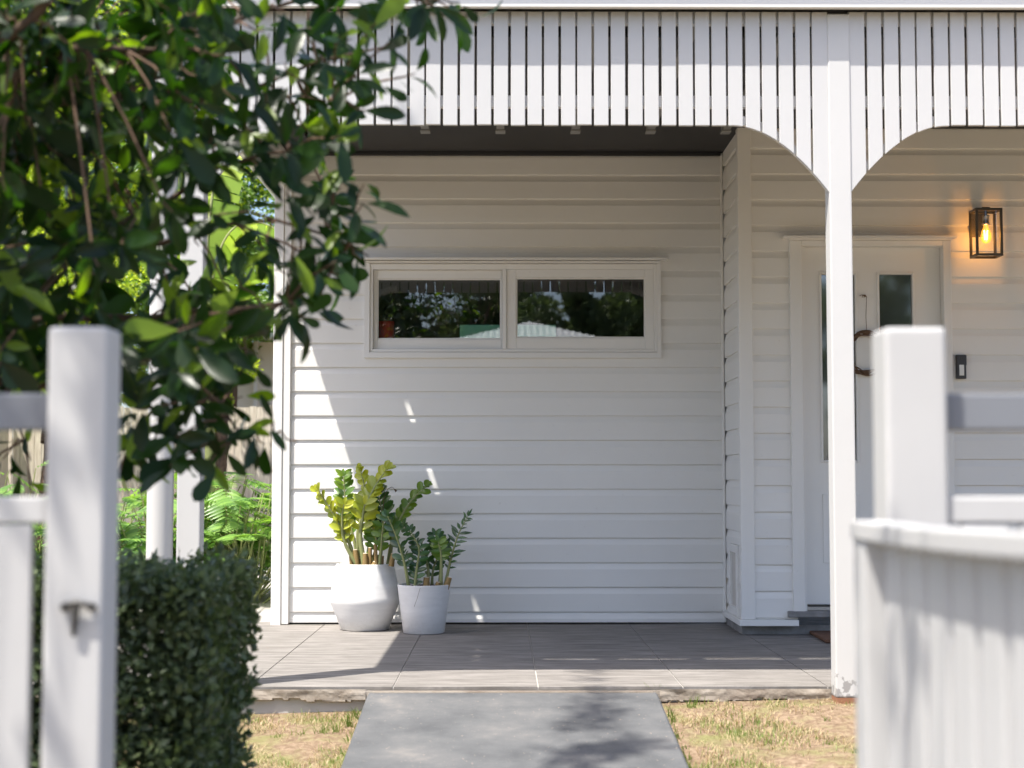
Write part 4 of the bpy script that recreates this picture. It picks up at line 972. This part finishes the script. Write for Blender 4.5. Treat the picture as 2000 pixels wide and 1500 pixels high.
for i, (a, b, c, w) in enumerate([(P(405, 720, Yb_), P(400, 330, Yb_), P(570, 470, Yb_ - .1), .24), (P(405, 720, Yb_), P(440, 420, Yb_ + .1), P(590, 560, Yb_), .30), (P(400, 720, Yb_), P(395, 250, Yb_), P(470, 300, Yb_ + .2), .22), (P(395, 720, Yb_), P(340, 380, Yb_), P(210, 470, Yb_), .26), (P(395, 720, Yb_), P(360, 260, Yb_), P(300, 220, Yb_ + .2), .24)]): banana_leaf(a, b, c, w, i)
q = MB(); q.tube([(P(402, 720, Yb_).x, Yb_, -.12), P(402, 900, Yb_), P(402, 700, Yb_), P(404, 640, Yb_)], [.08, .07, .055, .03], 12); q.build('banana_stem', 'stem', ban)

# split-leaf philodendrons
def philodendron(c, r, h, n, label, seed):
    rd = random.Random(seed); th = thing('philodendron', (c[0], c[1], -.1), label, 'philodendron', 'split-leaf plants along the side of the house'); m_ = MB(); V_, F_ = [], []
    pos, dr_, nr_, sz_ = [], [], [], []; stems = MB(); h *= 1.3; r *= 1.15; n = int(n * 1.25)
    for k in range(n):
        a = rd.uniform(0, 6.28); el_ = rd.uniform(.25, 1.35); d_ = Vector((math.cos(a) * math.cos(el_), math.sin(a) * math.cos(el_), math.sin(el_)))
        b = Vector((c[0] + rd.uniform(-.3, .3) * r, c[1] + rd.uniform(-.3, .3) * r, -.05)); Ls = h * rd.uniform(.55, 1.0)
        tip = b + Vector((d_.x * r, d_.y * r, d_.z * Ls)); stems.tube([b, b.lerp(tip, .5) + Vector((0, 0, .08)), tip], [.008, .006, .004], 5)
        out = Vector((d_.x, d_.y, .15 - rd.uniform(0, .5))).normalized(); Lf = rd.uniform(.22, .36); side = out.cross(Vector((0, 0, 1))).normalized()
        m_.tube([tip, tip + out * Lf * .5 + Vector((0, 0, .01)), tip + out * Lf], [.004, .003, .001], 4, 1)
        up = side.cross(out)
        for i in range(9):
            t = (i + .6) / 9.5; p = tip + out * Lf * t; ll = Lf * (.48 * math.sin(math.pi * (t * .8 + .16)) + .08)
            for s_ in (-1, 1):
                pos.append(tuple(p)); dr_.append(tuple(side * s_ + out * .55 + up * .12)); nr_.append(tuple(up - side * s_ * .2)); sz_.append(ll)
    V, F = leaf_arrays(leaf_template(1, .2, 'lance', .3, .2), np.array(pos), np.array(dr_), np.array(nr_), np.array(sz_))
    fast_mesh('leaves', V, F, 'fern', th); stems.build('leaf_stalk', 'stem', th)
for i, (u, Yc, r, h, n_, lab) in enumerate([(475, 11.0, .38, .72, 60, 'split-leaf philodendron nearest the house corner, right of the veranda posts'), (425, 11.6, .45, .85, 70, 'tallest split-leaf philodendron just right of the square veranda post'), (300, 11.2, .45, .72, 60, 'split-leaf philodendron behind the round downpipe'), (225, 12.0, .45, .68, 55, 'split-leaf philodendron just right of the left fence post'), (60, 11.5, .5, .80, 60, 'split-leaf philodendron seen through the left fence rails'), (-60, 12.2, .5, .8, 40, 'split-leaf philodendron at the far left edge below the rail')]):
    philodendron((X(u, 1050, Yc), Yc, 0), r, h, n_, lab, 40 + i)
# paling fence
pf = thing('paling_fence', (-3.4, 16.2, -.15), 'weathered timber paling fence closing the side yard', 'fence')
q = MB(); rr = random.Random(9); x = -9.0; zf = Z(794, 16.2, 470)
while x < -1.2:
    w = .072; q.box(x, x + w, 16.2 + rr.uniform(0, .006), 16.218, -.15, zf + rr.uniform(-.01, .01)); x += w + rr.uniform(.003, .010)
q.build('palings', 'paling', pf)
MB().box(-9, -1.2, 16.22, 16.26, .15, .24).build('rail', 'paling', pf); MB().box(-9, -1.2, 16.22, 16.26, 1.2, 1.29).build('rail', 'paling', pf)
q = MB(); q.box(X(404, 900, 15.9), X(428, 900, 15.9), 15.9, 16.0, -.12, Z(800, 15.9)); q.build('fence_post', 'paling', pf, .004)
# side fence on the left boundary, running towards the street
sf = thing('paling_fence', (-5.2, 12, -.15), 'timber boundary fence running back at the far left', 'fence')
q = MB(); y = 5.5
while y < 16.1: q.box(-5.22, -5.2, y, y + .072, -.15, 1.55); y += .079
q.build('palings', 'paling', sf)
# neighbour's pale house beyond the fence
nb = thing('neighbour_house', (-1.5, 19.5, -.15), 'pale cream neighbouring house with a low gable behind the paling fence', 'house')
nx0, nx1 = X(447, 700, 19), 4.0
q = MB(); q.box(nx0, nx1, 19, 24, -.2, Z(668, 19, 500)); q.build('wall', 'cream', nb)
zt0 = Z(664, 19, 500); q = MB(); q.box(nx0 - .3, nx1, 18.6, 19.0, zt0 - .0, zt0 + .05); q.build('eave', 'steel', nb)
q = MB(); zz1 = Z(598, 19, 440); q.prism([(nx0 - .05, zt0 + .051), (X(530, 640, 19), zt0 + .051), (nx0 - .05, zz1)], 19.0, 19.1); q.build('gable', 'cream', nb)
MB().box(X(497, 700, 18.95), X(504, 700, 18.95), 18.9, 18.96, -.1, zt0 - .002).build('downpipe', 'batten', nb)
MB().box(X(515, 655, 18.5), -1.2, 18.45, 18.52, Z(661, 18.5), Z(651, 18.5)).build('gutter', 'steel', nb)

# -------------------------------------------------- across the street (seen in the window glass)
oh = thing('street_house', (1.0, -22, -.5), 'house across the street with a pale corrugated roof, seen in the window glass', 'house')
def mirror_P(u, v, D):      # world point whose mirror image in the window lies at photo pixel u, v
    p = P(u, v, D); return Vector((p.x, 2 * (YW + .02) - p.y, p.z))
ap = mirror_P(1034, 628, 40); el_ = mirror_P(905, 668, 40); er = mirror_P(1165, 668, 40)
q = MB(); sl_ = (ap.z - el_.z) / (ap.x - el_.x); halfw = 4.4; ez = ap.z - halfw * sl_
ya_ = ap.y; yb2 = ap.y - 9
# hip roof with corrugations down its street face
base = [(ap.x - halfw, ya_ + 3.6, ez), (ap.x + halfw, ya_ + 3.6, ez), (ap.x + halfw, yb2 - 3, ez), (ap.x - halfw, yb2 - 3, ez)]
rid = [(ap.x, ya_, ap.z), (ap.x, yb2, ap.z)]
nst = 110; vs = []; fs = []
for i in range(nst + 1):
    x = ap.x - halfw + 2 * halfw * i / nst; f = 1 - abs(x - ap.x) / halfw; off = .014 * (1 if i % 2 else -1)
    vs += [(x, ya_ + 3.6, ez + off), (x, ya_ + 3.6 * (1 - f), ez + (ap.z - ez) * f + off)]
fs = [(2 * i, 2 * i + 2, 2 * i + 3, 2 * i + 1) for i in range(nst)]
q.add(vs, fs); q.add(base + rid, [(1, 2, 5, 4), (3, 0, 4, 5), (2, 3, 5)])
q.build('roof', 'steel', oh)
MB().box(ap.x - halfw + .4, ap.x + halfw - .4, yb2 - 2.5, ya_ + 3.2, -.5, ez - .02).build('wall', 'cream', oh)
MB().box(ap.x - halfw, ap.x + halfw, ya_ + 3.6, ya_ + 3.7, ez - .12, ez - .005).build('gutter', 'batten', oh)
ST = [(-3.6, -13, 7.4, 2.6, 11, 'dark dense tree across the street, left of the pale roof'), (2.35, -28, 7.6, 1.8, 12, 'small bushy tree close by the right side of the pale roof'),
      (5.0, -31, 8.2, 2.4, 13, 'bushy tree across the street beyond the right end of the pale roof'), (10.6, -27, 7.8, 2.4, 14, 'taller tree across the street opposite the front door'),
      (-.4, -40, 9.6, 3.0, 15, 'tree behind the pale corrugated roof'), (15, -30, 7.5, 3.2, 16, 'last tree to the right across the street'), (-8, -22, 9, 3.8, 17, 'widest tree across the street, far left')]
for i, (x, y, h, r_, sd, lab) in enumerate(ST):
    bush_tree('street_tree', (x, y, h * .62), (r_, r_ * .8, h * .42), 17000, QUADLEAF, 'hedgeleaf', lab, 'tree', 'trees across the street', seed=sd, lsize=(.16, .3), clumps=46, zbase=-.5)

# -------------------------------------------------- grass
def grass(n, x0, x1, y0, y1, seed, hmin=.010, hmax=.034):
    rg = np.random.default_rng(seed); x = rg.uniform(x0, x1, n); y = rg.uniform(y0, y1, n)
    f = np.sin(x * 9 + 1.3 * np.sin(y * 5)) + np.sin(y * 11 + 2 * np.sin(x * 6)) + .8 * np.sin(x * 23 + y * 17) + rg.normal(0, .7, n)
    keep = (f > -.3) & ~((x > pl.x - .01) & (x < pr.x + .01)); x, y, f = x[keep], y[keep], f[keep]; n = len(x)
    z = np.array([lawn_z(a, b) for a, b in zip(x, y)]) - .004
    green = rg.random(n) < np.clip((f - .5) * .5, .10, .85); h = rg.uniform(hmin, hmax, n) * np.where(green, 1.0, .75); a = rg.uniform(0, 6.28, n)
    lean = rg.uniform(.15, 1.3, n) * np.where(green, .7, 1.5); w = rg.uniform(.0009, .0018, n)
    dx, dy = np.cos(a), np.sin(a); ca, sa = np.cos(a + 1.57), np.sin(a + 1.57)
    V = np.zeros((n, 6, 3))
    for r_, (t, ww) in enumerate(((0, 1), (.55, .8), (1, .12))):
        for s_, k in ((-1, 0), (1, 1)):
            V[:, r_ * 2 + k, 0] = x + dx * lean * h * t * t + s_ * ca * w * ww; V[:, r_ * 2 + k, 1] = y + dy * lean * h * t * t + s_ * sa * w * ww; V[:, r_ * 2 + k, 2] = z + h * t
    F = np.array([(0, 1, 3, 2), (2, 3, 5, 4)])[None] + (np.arange(n) * 6)[:, None, None]
    mi = np.repeat(np.where(green, 0, 1), 2)
    return V.reshape(-1, 3), F.reshape(-1, 4), mi
parts = [grass(17000, -1.6, pl.x, 4.9, 6.36, 1), grass(24000, pr.x, 2.2, 4.9, 6.36, 2), grass(16000, -3, 3, 2.6, 4.9, 3)]
# taller green tufts against the slab and the path
def tufts(spots, seed):
    rg = np.random.default_rng(seed); Vs, Fs, Ms, o = [], [], [], 0
    for (x, y, n, h) in spots:
        for k in range(n):
            a = rg.uniform(0, 6.28); le = rg.uniform(.1, .8); hh = h * rg.uniform(.5, 1.1); w = rg.uniform(.0012, .0022); bx_, by_ = x + rg.normal(0, .012), y + rg.normal(0, .008); z = lawn_z(x, y) - .003
            for t, ww in ((0, 1), (.55, .8), (1, .1)):
                for s_ in (-1, 1): Vs.append((bx_ + math.cos(a) * le * hh * t * t + s_ * w * ww, by_ - abs(math.sin(a)) * le * hh * t * t, z + hh * t))
            Fs += [(o, o + 1, o + 3, o + 2), (o + 2, o + 3, o + 5, o + 4)]; Ms += [0, 0]; o += 6
    return np.array(Vs), np.array(Fs), np.array(Ms)
sp_ = [(X(u, v, 6.3), PZ(u, v, -.07).y, n_, h) for (u, v, n_, h) in ((1292, 1372, 16, .085), (1303, 1390, 8, .06), (1350, 1382, 10, .05), (1362, 1378, 9, .05), (1400, 1366, 5, .04), (1445, 1366, 4, .035), (1493, 1368, 5, .035), (1580, 1370, 5, .035), (1603, 1372, 6, .04), (1622, 1370, 9, .045), (1632, 1372, 8, .04), (1688, 1378, 6, .04), (652, 1400, 10, .06), (668, 1398, 12, .06), (690, 1392, 16, .07), (697, 1385, 10, .06), (640, 1400, 8, .04), (600, 1402, 10, .04), (560, 1404, 8, .035), (1560, 1425, 14, .03), (1600, 1435, 16, .03), (1480, 1460, 14, .035), (1495, 1458, 10, .04), (1455, 1400, 8, .035), (1590, 1400, 10, .03))]
for i in range(46):
    y = random.uniform(4.7, 6.3); sp_.append(((pl.x - random.uniform(.004, .03)) if i % 2 else (pr.x + random.uniform(.004, .03)), y, random.randint(3, 9), random.uniform(.02, .05)))
parts.append(tufts(sp_, 5))
V = np.concatenate([p[0] for p in parts]); offs = np.cumsum([0] + [len(p[0]) for p in parts[:-1]]); F = np.concatenate([p[1] + o for p, o in zip(parts, offs)]); MI = np.concatenate([p[2] for p in parts])
tag(fast_mesh('grass', V, F, ['grassgreen', 'grassdry'], None, MI, smooth=False), 'sparse dry lawn grass with green tufts along the path', 'grass', kind='stuff')
